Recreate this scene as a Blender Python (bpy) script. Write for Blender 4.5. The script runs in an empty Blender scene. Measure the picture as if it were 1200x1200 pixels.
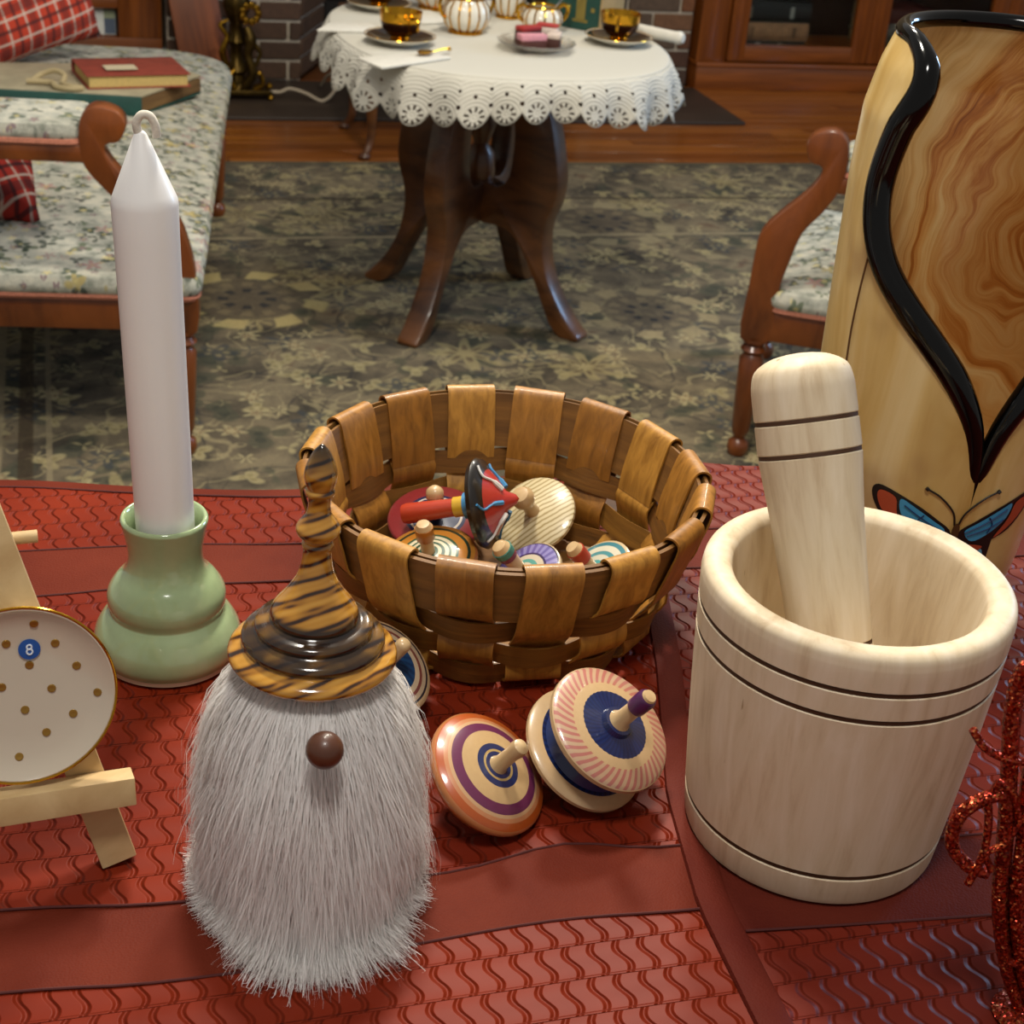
import bpy, bmesh, math, random
import numpy as np
from mathutils import Matrix, Vector
random.seed(7)
rng = np.random.default_rng(11)
PI = math.pi
SC = bpy.context.scene
COL = SC.collection

# ------------------------------------------------------------------ camera
def camera():
    th, ro, ps = math.radians(28), math.radians(5), math.radians(17.5)
    fw = Vector((math.sin(ps)*math.cos(th), math.cos(ps)*math.cos(th), -math.sin(th)))
    r0 = Vector((math.cos(ps), -math.sin(ps), 0))
    u0 = r0.cross(fw)
    r = math.cos(ro)*r0 + math.sin(ro)*u0
    u = -math.sin(ro)*r0 + math.cos(ro)*u0
    cd = bpy.data.cameras.new('camera')
    cd.sensor_width = 36
    cd.lens = 54
    cd.clip_start = .02
    cd.dof.use_dof = True
    cd.dof.focus_distance = .80
    cd.dof.aperture_fstop = 24
    co = bpy.data.objects.new('camera', cd)
    m = Matrix((r, u, -fw)).transposed().to_4x4()
    m.translation = Vector((0, 0, 1.25))
    co.matrix_world = m
    COL.objects.link(co)
    SC.camera = co
camera()

# ------------------------------------------------------------------ world, lamps of the room, exposure
w = bpy.data.worlds.new('room_ambient')
w.use_nodes = True
bg = w.node_tree.nodes['Background']
bg.inputs[0].default_value = (1.0, .95, .89, 1)
bg.inputs[1].default_value = .15
SC.world = w
def lamp(name, kind, loc, power, color, size=.3, aim=None):
    ld = bpy.data.lights.new(name, kind)
    ld.energy = power
    ld.color = color
    if kind == 'AREA':
        ld.shape = 'DISK'
        ld.size = size
    else:
        ld.shadow_soft_size = size
    o = bpy.data.objects.new(name, ld)
    o.location = loc
    if aim is not None:
        o.rotation_euler = (Vector(aim) - Vector(loc)).to_track_quat('-Z', 'Y').to_euler()
    COL.objects.link(o)
    return o
lamp('hanging_lamp', 'POINT', (.20, 1.22, 2.10), 36, (1, .93, .80), .10)
lamp('ceiling_lamp', 'POINT', (.75, 2.15, 2.35), 54, (1, .92, .78), .12)
lamp('ceiling_lamp_far', 'POINT', (1.9, 3.6, 2.4), 24, (1, .90, .74), .12)
lamp('ceiling_lamp_near', 'POINT', (.0, .10, 2.35), 24, (1, .965, .91), .15)
lamp('window_daylight', 'AREA', (3.6, 2.6, 1.5), 20, (.40, .64, 1), .9, (.6, 1.6, .8))
SC.view_settings.view_transform = 'Standard'
SC.view_settings.look = 'None'
SC.view_settings.gamma = 1
SC.view_settings.use_curve_mapping = False
SC.view_settings.exposure = .95

# ------------------------------------------------------------------ material helpers
def srgb(h):
    h = h.lstrip('#')
    v = [int(h[i:i+2], 16)/255 for i in (0, 2, 4)]
    return tuple(c/12.92 if c <= .04045 else ((c+.055)/1.055)**2.4 for c in v) + (1,)

class NT:
    """thin wrapper round a material node tree"""
    def __init__(s, name, rough=.5, metal=0, spec=.5, coat=0, base='#808080'):
        s.m = bpy.data.materials.new(name)
        s.m.use_nodes = True
        s.t = s.m.node_tree
        s.b = s.t.nodes['Principled BSDF']
        s.set('Base Color', srgb(base) if isinstance(base, str) else base)
        s.set('Roughness', rough); s.set('Metallic', metal)
        s.set('Specular IOR Level', spec); s.set('Coat Weight', coat); s.set('Coat Roughness', .08)
    def set(s, k, v):
        if hasattr(v, 'is_output') or isinstance(v, bpy.types.NodeSocket):
            s.t.links.new(v, s.b.inputs[k])
        else:
            s.b.inputs[k].default_value = v
    def n(s, typ, **kw):
        n = s.t.nodes.new(typ)
        for k, v in kw.items():
            setattr(n, k, v)
        return n
    def put(s, sock, v):
        if isinstance(v, bpy.types.NodeSocket):
            s.t.links.new(v, sock)
        else:
            sock.default_value = v
    def coord(s, kind='Object'):
        return s.n('ShaderNodeTexCoord').outputs[kind]
    def map(s, v, scale=(1, 1, 1), loc=(0, 0, 0), rot=(0, 0, 0)):
        m = s.n('ShaderNodeMapping')
        s.put(m.inputs[0], v)
        m.inputs['Scale'].default_value = scale
        m.inputs['Location'].default_value = loc
        m.inputs['Rotation'].default_value = rot
        return m.outputs[0]
    def math(s, op, a, b=0., c=0.):
        m = s.n('ShaderNodeMath', operation=op)
        s.put(m.inputs[0], a); s.put(m.inputs[1], b); s.put(m.inputs[2], c)
        return m.outputs[0]
    def vmath(s, op, a, b=(0, 0, 0)):
        m = s.n('ShaderNodeVectorMath', operation=op)
        s.put(m.inputs[0], a)
        s.put(m.inputs[1], b)
        return m.outputs['Value'] if op in ('LENGTH', 'DOT_PRODUCT', 'DISTANCE') else m.outputs[0]
    def sep(s, v):
        m = s.n('ShaderNodeSeparateXYZ'); s.put(m.inputs[0], v)
        return m.outputs
    def comb(s, x, y, z=0.):
        m = s.n('ShaderNodeCombineXYZ')
        for i, v in enumerate((x, y, z)):
            s.put(m.inputs[i], v)
        return m.outputs[0]
    def noise(s, v, scale, detail=3, rough=.55, dist=0.):
        m = s.n('ShaderNodeTexNoise')
        s.put(m.inputs['Vector'], v)
        m.inputs['Scale'].default_value = scale; m.inputs['Detail'].default_value = detail
        m.inputs['Roughness'].default_value = rough; m.inputs['Distortion'].default_value = dist
        return m.outputs['Fac']
    def noisecol(s, v, scale, detail=2):
        m = s.n('ShaderNodeTexNoise')
        s.put(m.inputs['Vector'], v)
        m.inputs['Scale'].default_value = scale; m.inputs['Detail'].default_value = detail
        return m.outputs['Color']
    def wave(s, v, scale, dist=2., detail=2., dscale=1., kind='BANDS', prof='SIN', direction='X'):
        m = s.n('ShaderNodeTexWave', wave_type=kind, wave_profile=prof)
        if kind == 'BANDS': m.bands_direction = direction
        else: m.rings_direction = direction
        s.put(m.inputs['Vector'], v)
        m.inputs['Scale'].default_value = scale; m.inputs['Distortion'].default_value = dist
        m.inputs['Detail'].default_value = detail; m.inputs['Detail Scale'].default_value = dscale
        return m.outputs['Fac']
    def ramp(s, f, stops, interp='LINEAR'):
        m = s.n('ShaderNodeValToRGB')
        cr = m.color_ramp
        cr.interpolation = interp
        while len(cr.elements) < len(stops):
            cr.elements.new(1.)
        for e, (p, c) in zip(cr.elements, stops):
            e.position = p
            e.color = srgb(c) if isinstance(c, str) else c
        s.put(m.inputs[0], f)
        return m.outputs[0]
    def mix(s, f, a, b, blend='MIX'):
        m = s.n('ShaderNodeMix', data_type='RGBA', blend_type=blend)
        s.put(m.inputs[0], f)
        s.put(m.inputs[6], srgb(a) if isinstance(a, str) else a)
        s.put(m.inputs[7], srgb(b) if isinstance(b, str) else b)
        return m.outputs[2]
    def step(s, v, lo, hi):
        m = s.n('ShaderNodeMapRange', interpolation_type='SMOOTHSTEP')
        s.put(m.inputs[0], v)
        s.put(m.inputs[1], lo); s.put(m.inputs[2], hi)
        return m.outputs[0]
    def bump(s, h, strength=.3, dist=.001):
        m = s.n('ShaderNodeBump')
        s.put(m.inputs['Height'], h)
        m.inputs['Strength'].default_value = strength
        m.inputs['Distance'].default_value = dist
        s.t.links.new(m.outputs[0], s.b.inputs['Normal'])
    def flowers(s, v, scale, petals, size, rnd=1.):
        """scattered flowers: returns (petal mask, heart mask, random value of the cell)"""
        vo = s.n('ShaderNodeTexVoronoi')
        s.put(vo.inputs['Vector'], v)
        vo.inputs['Scale'].default_value = scale
        vo.inputs['Randomness'].default_value = rnd
        d = s.vmath('SUBTRACT', v, vo.outputs['Position'])
        x, y, z = s.sep(d)
        r = s.vmath('LENGTH', d)
        rv = s.sep(vo.outputs['Color'])[0]
        phi = s.math('ADD', s.math('ARCTAN2', y, x), s.math('MULTIPLY', rv, 6.))
        lim = s.math('MULTIPLY', s.math('ADD', s.math('MULTIPLY', s.math('COSINE', s.math('MULTIPLY', phi, float(petals))), .3), .7), size)
        q = s.math('DIVIDE', r, lim)
        petal = s.math('SUBTRACT', 1., s.step(q, .8, 1.05))
        heart = s.math('SUBTRACT', 1., s.step(s.math('DIVIDE', r, size), .22, .34))
        return petal, heart, rv, q

MATS = {}
def plain(name, col, rough=.5, metal=0, spec=.5, coat=0, var=0., vscale=20):
    if name in MATS: return MATS[name]
    t = NT(name, rough, metal, spec, coat, col)
    if var:
        f = t.noise(t.coord(), vscale, 4)
        c = srgb(col)
        lo = tuple(x*(1-var) for x in c[:3]) + (1,)
        hi = tuple(min(1, x*(1+var)) for x in c[:3]) + (1,)
        t.set('Base Color', t.ramp(f, [(.3, lo), (.7, hi)]))
    MATS[name] = t.m
    return t.m
def wood(name, dark, light, scale=(3, 40, 40), rough=.4, coat=0., k=1., lo=.3, hi=.7, bump=.1, mid=None):
    if name in MATS: return MATS[name]
    t = NT(name, rough, 0, .5, coat)
    v = t.map(t.coord(), scale)
    f = t.noise(v, k, 5, .6, .6)
    st = [(lo, dark), (hi, light)] if mid is None else [(lo, dark), ((lo+hi)/2, mid), (hi, light)]
    t.set('Base Color', t.ramp(f, st))
    if bump: t.bump(f, bump, .0006)
    MATS[name] = t.m
    return t.m

# ------------------------------------------------------------------ mesh helpers
def mesh(name, verts, faces, smooth=True, angle=40):
    me = bpy.data.meshes.new(name)
    me.from_pydata([tuple(map(float, p)) for p in verts], [], faces)
    me.update()
    if smooth:
        me.polygons.foreach_set('use_smooth', [True]*len(me.polygons))
        me.set_sharp_from_angle(angle=math.radians(angle))
    return me
class MB:
    def __init__(s): s.v = []; s.f = []
    def add(s, v, f, M=None):
        o = len(s.v)
        if M is not None: v = [M @ Vector(p) for p in v]
        s.v += [tuple(p) for p in v]
        s.f += [tuple(i+o for i in q) for q in f]
        return s
    def me(s, name, smooth=True, angle=40): return mesh(name, s.v, s.f, smooth, angle)
def lathe(prof, seg=48, lobes=0, amp=0., closed=True):
    """profile [(r,z)] revolved about z; r<=1e-6 closes in a point"""
    v, f, rows = [], [], []
    for r, z in prof:
        if r <= 1e-6:
            rows.append([len(v)]); v.append((0, 0, z))
        else:
            row = []
            for i in range(seg):
                a = 2*PI*i/seg
                rr = r*(1+amp*abs(math.cos(lobes*a/2))-amp*.5) if lobes else r
                row.append(len(v)); v.append((rr*math.cos(a), rr*math.sin(a), z))
            rows.append(row)
    for a, b in zip(rows, rows[1:]):
        for i in range(seg):
            j = (i+1) % seg
            if len(a) == 1 and len(b) == 1: continue
            if len(a) == 1: f.append((a[0], b[j], b[i]))
            elif len(b) == 1: f.append((a[i], a[j], b[0]))
            else: f.append((a[i], a[j], b[j], b[i]))
    return v, f
def catmull(pts, n=8, closed=False):
    P = [np.array(p, float) for p in pts]
    out = []
    m = len(P)
    for i in range(m if closed else m-1):
        if closed: a, b, c, d = P[i-1], P[i], P[(i+1) % m], P[(i+2) % m]
        else:
            b, c = P[i], P[i+1]
            a = P[i-1] if i else 2*b-c
            d = P[i+2] if i+2 < m else 2*c-b
        for k in range(n):
            t = k/n
            out.append(.5*((2*b)+(-a+c)*t+(2*a-5*b+4*c-d)*t*t+(-a+3*b-3*c+d)*t**3))
    if not closed: out.append(P[-1])
    return out
def tube(pts, rad, seg=8, closed=False, cap=True):
    P = [Vector(map(float, p)) for p in pts]
    n = len(P)
    R = [float(rad)]*n if not hasattr(rad, '__len__') else [float(q) for q in rad]
    v, f = [], []
    up = None
    for i in range(n):
        if closed: t = P[(i+1) % n]-P[i-1]
        else: t = P[min(i+1, n-1)]-P[max(i-1, 0)]
        t = t.normalized() if t.length > 1e-9 else Vector((0, 0, 1))
        if up is None:
            up = t.orthogonal().normalized()
        else:
            up = up - t*up.dot(t)
            up = up.normalized() if up.length > 1e-6 else t.orthogonal().normalized()
        s = t.cross(up)
        for k in range(seg):
            a = 2*PI*k/seg
            v.append(P[i]+R[i]*(math.cos(a)*up+math.sin(a)*s))
    for i in range(n if closed else n-1):
        for k in range(seg):
            a, b = i*seg, ((i+1) % n)*seg
            f.append((a+k, a+(k+1) % seg, b+(k+1) % seg, b+k))
    if cap and not closed:
        f.append(tuple(range(seg))[::-1])
        f.append(tuple((n-1)*seg+k for k in range(seg)))
    return v, f
def box(sx, sy, sz, bev=0., c=(0, 0, 0), seg=2):
    bm = bmesh.new()
    bmesh.ops.create_cube(bm, size=1)
    bmesh.ops.scale(bm, vec=(sx, sy, sz), verts=bm.verts)
    if bev:
        bmesh.ops.bevel(bm, geom=list(bm.edges), offset=bev, segments=seg, affect='EDGES', profile=.5)
    bm.verts.index_update()
    v = [(p.co.x+c[0], p.co.y+c[1], p.co.z+c[2]) for p in bm.verts]
    f = [tuple(q.index for q in p.verts) for p in bm.faces]
    bm.free()
    return v, f
def prism(outline, t, axis='y', bev=0.):
    """2D outline (a,b) in the x-z plane (axis y) or the x-y plane (axis z), extruded symmetrically by t"""
    bm = bmesh.new()
    if axis == 'y': vs = [bm.verts.new((a, -t/2, b)) for a, b in outline]
    else: vs = [bm.verts.new((a, b, -t/2)) for a, b in outline]
    fc = bm.faces.new(vs)
    r = bmesh.ops.extrude_face_region(bm, geom=[fc])
    vv = [g for g in r['geom'] if isinstance(g, bmesh.types.BMVert)]
    bmesh.ops.translate(bm, verts=vv, vec=(0, t, 0) if axis == 'y' else (0, 0, t))
    bmesh.ops.recalc_face_normals(bm, faces=bm.faces)
    if bev:
        ed = [e for e in bm.edges if len(e.link_faces) == 2 and e.calc_face_angle(0) > .9]
        bmesh.ops.bevel(bm, geom=ed, offset=bev, segments=2, affect='EDGES', profile=.5)
    bm.verts.index_update()
    v = [tuple(p.co) for p in bm.verts]
    f = [tuple(q.index for q in p.verts) for p in bm.faces]
    bm.free()
    return v, f
def strip(path, side, nrm, wd, th, closed=False):
    """ribbon with thickness: path points, width directions, outward normals"""
    v, f = [], []
    n = len(path)
    for p, s, q in zip(path, side, nrm):
        p, s, q = Vector(p), Vector(s), Vector(q)
        for a, b in ((-1, -1), (1, -1), (1, 1), (-1, 1)):
            v.append(p+s*(a*wd/2)+q*(b*th/2))
    for i in range(n if closed else n-1):
        a, b = i*4, ((i+1) % n)*4
        for k in range(4):
            f.append((a+k, a+(k+1) % 4, b+(k+1) % 4, b+k))
    if not closed:
        f.append((3, 2, 1, 0)); f.append(tuple((n-1)*4+k for k in range(4)))
    return v, f
def stroke(pts, wid):
    """closed 2D outline round a poly-line with half widths"""
    L, R_ = [], []
    P = [np.array(p, float) for p in pts]
    for i, p in enumerate(P):
        t = P[min(i+1, len(P)-1)]-P[max(i-1, 0)]
        t = t/np.linalg.norm(t)
        nn = np.array([-t[1], t[0]])
        L.append(tuple(p+nn*wid[i])); R_.append(tuple(p-nn*wid[i]))
    return L+R_[::-1]

def link(o, parent=None):
    COL.objects.link(o)
    if parent is not None: o.parent = parent
    return o
def ob(name, me, mat, parent=None, loc=(0, 0, 0), rot=(0, 0, 0)):
    if isinstance(me, MB): me = me.me(name)
    elif isinstance(me, tuple): me = mesh(name, *me)
    if mat is not None and not me.materials: me.materials.append(mat)
    o = bpy.data.objects.new(name, me)
    o.location = loc
    o.rotation_euler = rot
    return link(o, parent)
def tag(o, label=None, cat=None, group=None, kind=None):
    if label: o['label'] = label
    if cat: o['category'] = cat
    if group: o['group'] = group
    if kind: o['kind'] = kind
    return o
def thing(name, label, cat, loc=(0, 0, 0), rot=(0, 0, 0), group=None):
    o = bpy.data.objects.new(name, None)
    o.empty_display_size = .02
    o.location = loc
    o.rotation_euler = rot
    link(o)
    return tag(o, label, cat, group)
def copy_tree(o, parent=None):
    c = o.copy()
    COL.objects.link(c)
    c.parent = parent
    for ch in list(o.children): copy_tree(ch, c)
    return c
TZ = .75      # height of the cloth the near things stand on

# ================================================================== THE ROOM
# ---- floor with boards
floor = ob('floor', box(7, 7.4, .05, 0, (1.2, 2.6, -.037)), wood('floor_base', '#4a2a12', '#6b3d18'))
tag(floor, kind='structure')
board_mats = [wood('board_a', '#6f3a12', '#9c5a20', (2.5, 45, 45), .28, .25),
              wood('board_b', '#7b4315', '#a96526', (2.5, 45, 45), .28, .25),
              wood('board_c', '#663510', '#91511c', (2.5, 45, 45), .28, .25)]
bd = {}
def board(x0, x1, y0, y1, m):
    key = (round(x1-x0, 3), round(y1-y0, 3), m.name)
    if key not in bd:
        bd[key] = mesh('plank', *box(x1-x0-.002, y1-y0-.002, .012, .0012, seg=1))
        bd[key].materials.append(m)
    ob('plank', bd[key], None, floor, ((x0+x1)/2, (y0+y1)/2, -.006))
k = 0
for r in range(13):
    y0 = 4.36+r*.083
    if y0 > 5.4: break
    x = -1.6 - (r*37 % 11)*.09
    while x < 4.2:
        L = (1.15, .9, 1.4)[(k*7+r) % 3]
        board(x, x+L, y0, y0+.083, board_mats[(k*5+r*2) % 3])
        x += L; k += 1

# ---- rug
def rug_mat():
    t = NT('rug_pile', .95, 0, .1)
    v = t.coord()
    x, y, z = t.sep(v)
    base = t.ramp(t.noise(v, 7, 5, .6, .3), [(.28, '#413f3c'), (.42, '#645d52'), (.52, '#7d7362'), (.60, '#8f846e'), (.72, '#735f52')])
    vd = t.vmath('ADD', v, t.vmath('MULTIPLY', t.noisecol(v, 9), (.035, .035, 0)))
    # winding cream tendrils
    n1 = t.noise(t.map(vd, (1, 1, 0)), 6, 2, .4, 1.5)
    line = t.math('SUBTRACT', 1., t.step(t.math('ABSOLUTE', t.math('SUBTRACT', n1, .5)), .008, .022))
    base = t.mix(t.math('MULTIPLY', line, .5), base, '#b8ac88')
    n2 = t.noise(t.map(vd, (1, 1, 0), (7, 3, 0)), 7, 2, .4, 1.)
    line = t.math('SUBTRACT', 1., t.step(t.math('ABSOLUTE', t.math('SUBTRACT', n2, .5)), .006, .02))
    base = t.mix(t.math('MULTIPLY', line, .6), base, '#3a3b40')
    for scale, pet, size, c1, c2, off in ((9, 2, .055, '#5b5c50', '#4a4c46', 5.7), (12, 3, .034, '#b8ad86', '#8f8462', 2.2), (4.2, 8, .095, '#aea27a', '#5f5048', 0), (7.5, 5, .05, '#4b5056', '#a09472', 3.1), (11, 6, .034, '#c2b790', '#7a5a4c', 8.3)):
        p, h, rv, q = t.flowers(t.map(vd, (1, 1, 0), (off, off*.7, 0)), scale, pet, size)
        keep = t.math('GREATER_THAN', rv, .22)
        base = t.mix(t.math('MULTIPLY', t.math('MULTIPLY', p, keep), .72), base, c1)
        inner = t.math('SUBTRACT', 1., t.step(q, .45, .6))
        base = t.mix(t.math('MULTIPLY', t.math('MULTIPLY', inner, keep), .75), base, c2)
        base = t.mix(t.math('MULTIPLY', t.math('MULTIPLY', h, keep), .8), base, c1)
    # three large medallions
    for cx, cy, R, col in ((.37, 3.28, .19, '#c9bc88'), (1.28, 3.14, .17, '#a89a7a'), (1.39, 3.80, .20, '#a59a7c')):
        dx = t.math('SUBTRACT', x, cx); dy = t.math('SUBTRACT', y, cy)
        r = t.math('DIVIDE', t.math('SQRT', t.math('ADD', t.math('MULTIPLY', dx, dx), t.math('MULTIPLY', dy, dy))), R)
        phi = t.math('ARCTAN2', dy, dx)
        disc = t.math('SUBTRACT', 1., t.step(r, .62, .70))
        base = t.mix(t.math('MULTIPLY', disc, .8), base, '#6b6256')
        for r0, w_, n_, ph, cc in ((.82, .17, 8, 0., col), (.5, .09, 12, .3, '#8b7f68'), (.28, .08, 8, 0., '#3c3e44')):
            ring = t.math('SUBTRACT', 1., t.step(t.math('ABSOLUTE', t.math('SUBTRACT', r, r0)), w_*.6, w_))
            lob = t.step(t.math('COSINE', t.math('ADD', t.math('MULTIPLY', phi, float(n_)), t.math('MULTIPLY', r, 3.))), -.1, .25)
            base = t.mix(t.math('MULTIPLY', t.math('MULTIPLY', ring, lob), .85), base, cc)
    # border lines
    def ln(coord, at, w_):
        return t.math('SUBTRACT', 1., t.step(t.math('ABSOLUTE', t.math('SUBTRACT', coord, at)), w_, w_*1.6))
    for at, w_, c in ((4.02, .006, '#4d463c'), (3.70, .006, '#a89c80'), (4.365, .01, '#6a6252')):
        base = t.mix(t.math('MULTIPLY', ln(y, at, w_), .85), base, c)
    for at, w_, c in ((-.10, .010, '#4c4034'), (-.15, .008, '#a3977c'), (-.06, .004, '#a3977c')):
        base = t.mix(t.math('MULTIPLY', ln(x, at, w_), .75), base, c)
    fine = t.noise(v, 220, 2)
    base = t.mix(.35, base, t.ramp(fine, [(.3, '#4a4638'), (.7, '#a09678')]), 'OVERLAY')
    t.set('Base Color', base)
    t.bump(fine, .5, .003)
    return t.m
rug = ob('rug', box(3.9, 3.2, .008, .002, (1.4, 2.785, .004)), rug_mat())
tag(rug, 'worn olive and slate floral patterned rug under the tea table', 'rug')

# ---- hearth, chimney breast of single bricks
hearth = ob('hearth', box(2.75, .50, .012, .002, (.875, 5.115, .007)), plain('slate', '#3a2f26', .5, var=.15, vscale=6))
tag(hearth, 'dark brown slate hearth slab set before the brick fireplace', 'hearth')
brick_cols = ['#5a3824', '#4a3022', '#6e4428', '#3d3a36', '#4a4036', '#6d4c34', '#453228', '#574638']
bricks = [plain('brick_%d' % i, c, .85, var=.18, vscale=60) for i, c in enumerate(brick_cols)]
shaded_bricks = [plain('brick_brown_shaded_%d' % i, c, .85, var=.15, vscale=60) for i, c in enumerate(['#463020', '#3f2b1d', '#4c3526'])]  # brown bricks with the shadow they stand in painted in as a darker tone
mortar_m = plain('mortar', '#b5aa98', .95, var=.15, vscale=90)
bcache = {}
def brickwork(name, p0, p1, nrm, courses, mats, off=0):
    """courses of single bricks between two floor points, backed by a mortar slab; nrm points out of the wall"""
    p0, p1, nrm = Vector(p0), Vector(p1), Vector(nrm).normalized()
    L = (p1-p0).length
    d = (p1-p0).normalized()
    ang = math.atan2(d.y, d.x)
    mid = (p0+p1)/2 - nrm*.046
    wl = ob(name, box(L, .08, courses*.066, 0, (0, 0, courses*.033)), mortar_m, None, mid, (0, 0, ang))
    tag(wl, kind='structure')
    nl = .202
    for c in range(courses):
        x = -L/2 - ((c+off) % 2)*.101
        i = 0
        while x < L/2-.012:
            a, b = max(x+.005, -L/2), min(x+nl-.005, L/2)
            if b-a > .02:
                m = mats[(c*5+i*3+(c*i) % 4) % len(mats)]
                key = (round(b-a, 3), m.name)
                if key not in bcache:
                    bcache[key] = mesh('brick', *box(b-a, .085, .055, .003, seg=1))
                    bcache[key].materials.append(m)
                o = ob('brick', bcache[key], None, wl, ((a+b)/2, (-1 if Vector((-d.y, d.x, 0)).dot(nrm) < 0 else 1)*.009+random.uniform(-.0015, .0015), c*.066+.0335))
            x += nl; i += 1
    return wl
Y0 = 5.37
brickwork('wall_fireplace_left', (.345, Y0, .012), (.79, Y0, .012), (0, -1, 0), 12, shaded_bricks, 0)
brickwork('wall_fireplace_right', (1.86, Y0, .012), (2.215, Y0, .012), (0, -1, 0), 12, bricks, 1)
brickwork('wall_jamb_left', (.80, Y0+.05, .012), (.93, 5.72, .012), (.9, -.35, 0), 12, shaded_bricks, 1)
brickwork('wall_jamb_right', (1.72, 5.72, .012), (1.85, Y0+.05, .012), (-.9, -.35, 0), 12, shaded_bricks, 0)
soot = brickwork('wall_firebox', (.93, 5.76, .012), (1.72, 5.76, .012), (0, -1, 0), 12, [plain('soot_brick', '#171310', .95)], 0)
soot.data.materials.clear(); soot.data.materials.append(plain('soot_joint', '#221c18', .95))
tag(ob('wall_back', box(6.5, .08, 2.6, 0, (1.3, 5.95, 1.3)), plain('wall_paint', '#7a6a52', .9, var=.05)), kind='structure')

# ---- bookcase on the right of the fireplace
cherry = wood('cherry', '#5c2d0b', '#8f4e19', (40, 40, 2.5), .35, .3)
cherry_h = wood('cherry_rail', '#60300d', '#914f1a', (2.5, 40, 40), .35, .3)
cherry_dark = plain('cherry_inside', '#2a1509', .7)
def glass_mat():
    t = NT('pane_glass', .03, 0, .5, 0, '#f4f8f6')
    t.set('Transmission Weight', 1.); t.set('IOR', 1.15)
    return t.m
pane = glass_mat()
bc = thing('bookcase', 'reddish wooden bookcase with glazed doors beside the brick chimney breast', 'bookcase', (2.26, 5.40, .0005))
def bx(name, m, parent, x0, x1, y0, y1, z0, z1, bev=.003):
    return ob(name, box(x1-x0, y1-y0, z1-z0, bev), m, parent, ((x0+x1)/2, (y0+y1)/2, (z0+z1)/2))
bx('plinth', cherry_h, bc, .0, 1.75, -.02, .30, 0, .085)
bx('plinth_moulding', cherry_h, bc, -.005, 1.755, -.028, .30, .085, .100, .005)
bx('side_panel', cherry, bc, 0, .03, .02, .34, .1, 1.1)
bx('side_panel', cherry, bc, 1.72, 1.75, .02, .34, .1, 1.1)
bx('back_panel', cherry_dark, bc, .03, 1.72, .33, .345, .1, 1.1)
bx('shelf', cherry_h, bc, .03, 1.72, .05, .33, .10, .142)
bx('shelf', cherry_h, bc, .03, 1.72, .05, .33, .52, .54)
bx('top', cherry_h, bc, -.01, 1.76, -.02, .35, 1.1, 1.13)
bx('stile', cherry, bc, 0, .115, 0, .02, .1, 1.1)
for i, x0 in enumerate((.118, .690, 1.262)):
    x1 = x0+.57 if i < 2 else 1.72
    dr = bx('door', cherry_h, bc, x0, x1, -.012, .016, .106, .165)      # bottom rail carries the rest of the frame
    ox, oy, oz = dr.location
    def sub(name, m, a0, a1, b0, b1, c0, c1, bev=.003):
        return ob(name, box(a1-a0, b1-b0, c1-c0, bev), m, dr, ((a0+a1)/2-ox, (b0+b1)/2-oy, (c0+c1)/2-oz))
    sub('door_stile', cherry, x0, x0+.068, -.013, .016, .106, 1.08)
    sub('door_stile', cherry, x1-.068, x1, -.013, .016, .106, 1.08)
    sub('door_rail', cherry_h, x0, x1, -.012, .016, 1.02, 1.08)
    sub('pane', pane, x0+.062, x1-.062, .004, .007, .160, 1.03, 0)
    sub('knob', plain('brass_knob', '#8a6a2a', .3, 1), x1-.03, x1-.012, -.03, -.012, .50, .518, .006)

def book(label, loc, rot, L, W, H, cover, pages='#cdbd92', group=None, spine_mark=None, name='book', worn=.0):
    """closed book lying flat: spine along local x at -y, page block between two boards"""
    o = thing(name, label, 'book', loc, rot, group)
    cm = plain('cover_'+cover, cover, .6, var=.2, vscale=40)
    pm = plain('pages_'+pages, pages, .9, var=.1, vscale=150)
    t = min(.004, H*.1)
    ob('back_cover', box(L, W, t, t*.3, (0, 0, t/2)), cm, o)
    ob('front_cover', box(L, W, t, t*.3, (0, 0, H-t/2)), cm, o)
    ob('page_block', box(L-.012, W-.010, H-2*t, 0, (0, 0, H/2)), pm, o)
    pts = catmull([(-W/2+.004, 0.), (-W/2-.004, H*.3), (-W/2-.004, H*.7), (-W/2+.004, H)], 5)
    sp = MB()
    sp.add(*strip([(0, a, b) for a, b in pts], [(1, 0, 0)]*len(pts), [(0, -1, 0)]*len(pts), L, .003))
    s = ob('spine', sp, cm, o)
    if spine_mark:
        for (x0, x1, c) in spine_mark:
            ob('spine_band', box(x1-x0, .001, H*.55, 0, ((x0+x1)/2, -W/2-.0068, H/2)), plain('mark_'+c, c, .5), s)
    return o
sb = [('black cloth book with a pale spine mark, topmost of the stack behind glass', '#14181a', .075, [(.05, .066, '#8f9490'), (-.12, -.105, '#6a6458')]),
      ('tan leather book lying flat between two dark books behind glass', '#8a6748', .066, [(.07, .085, '#5a4028'), (-.10, -.09, '#6a4c30')]),
      ('thin dark book at the bottom of the stack behind glass', '#23221f', .022, [(-.07, -.05, '#8a8a86'), (.02, .04, '#77756c')])]
z = .1425
for lab, c, h, mk in sb[::-1]:
    book(lab, (2.595+random.uniform(-.004, .004), 5.575, z), (0, 0, random.uniform(-.015, .015)), .275, .185, h, c, '#8f8468', 'books lying behind the glass door', mk)
    z += h+.0005
z = .1425
for lab, c, h in (('olive cloth book lowest of the pile behind the second glass door', '#4a4432', .05), ('grey book in the pile behind the second glass door', '#6b6a64', .045), ('maroon book topmost of the pile behind the second glass door', '#4a1c18', .055)):
    book(lab, (3.13, 5.58, z), (0, 0, .02), .26, .18, h, c, '#8f8468', 'books lying behind the second glass door')
    z += h+.0005

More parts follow.
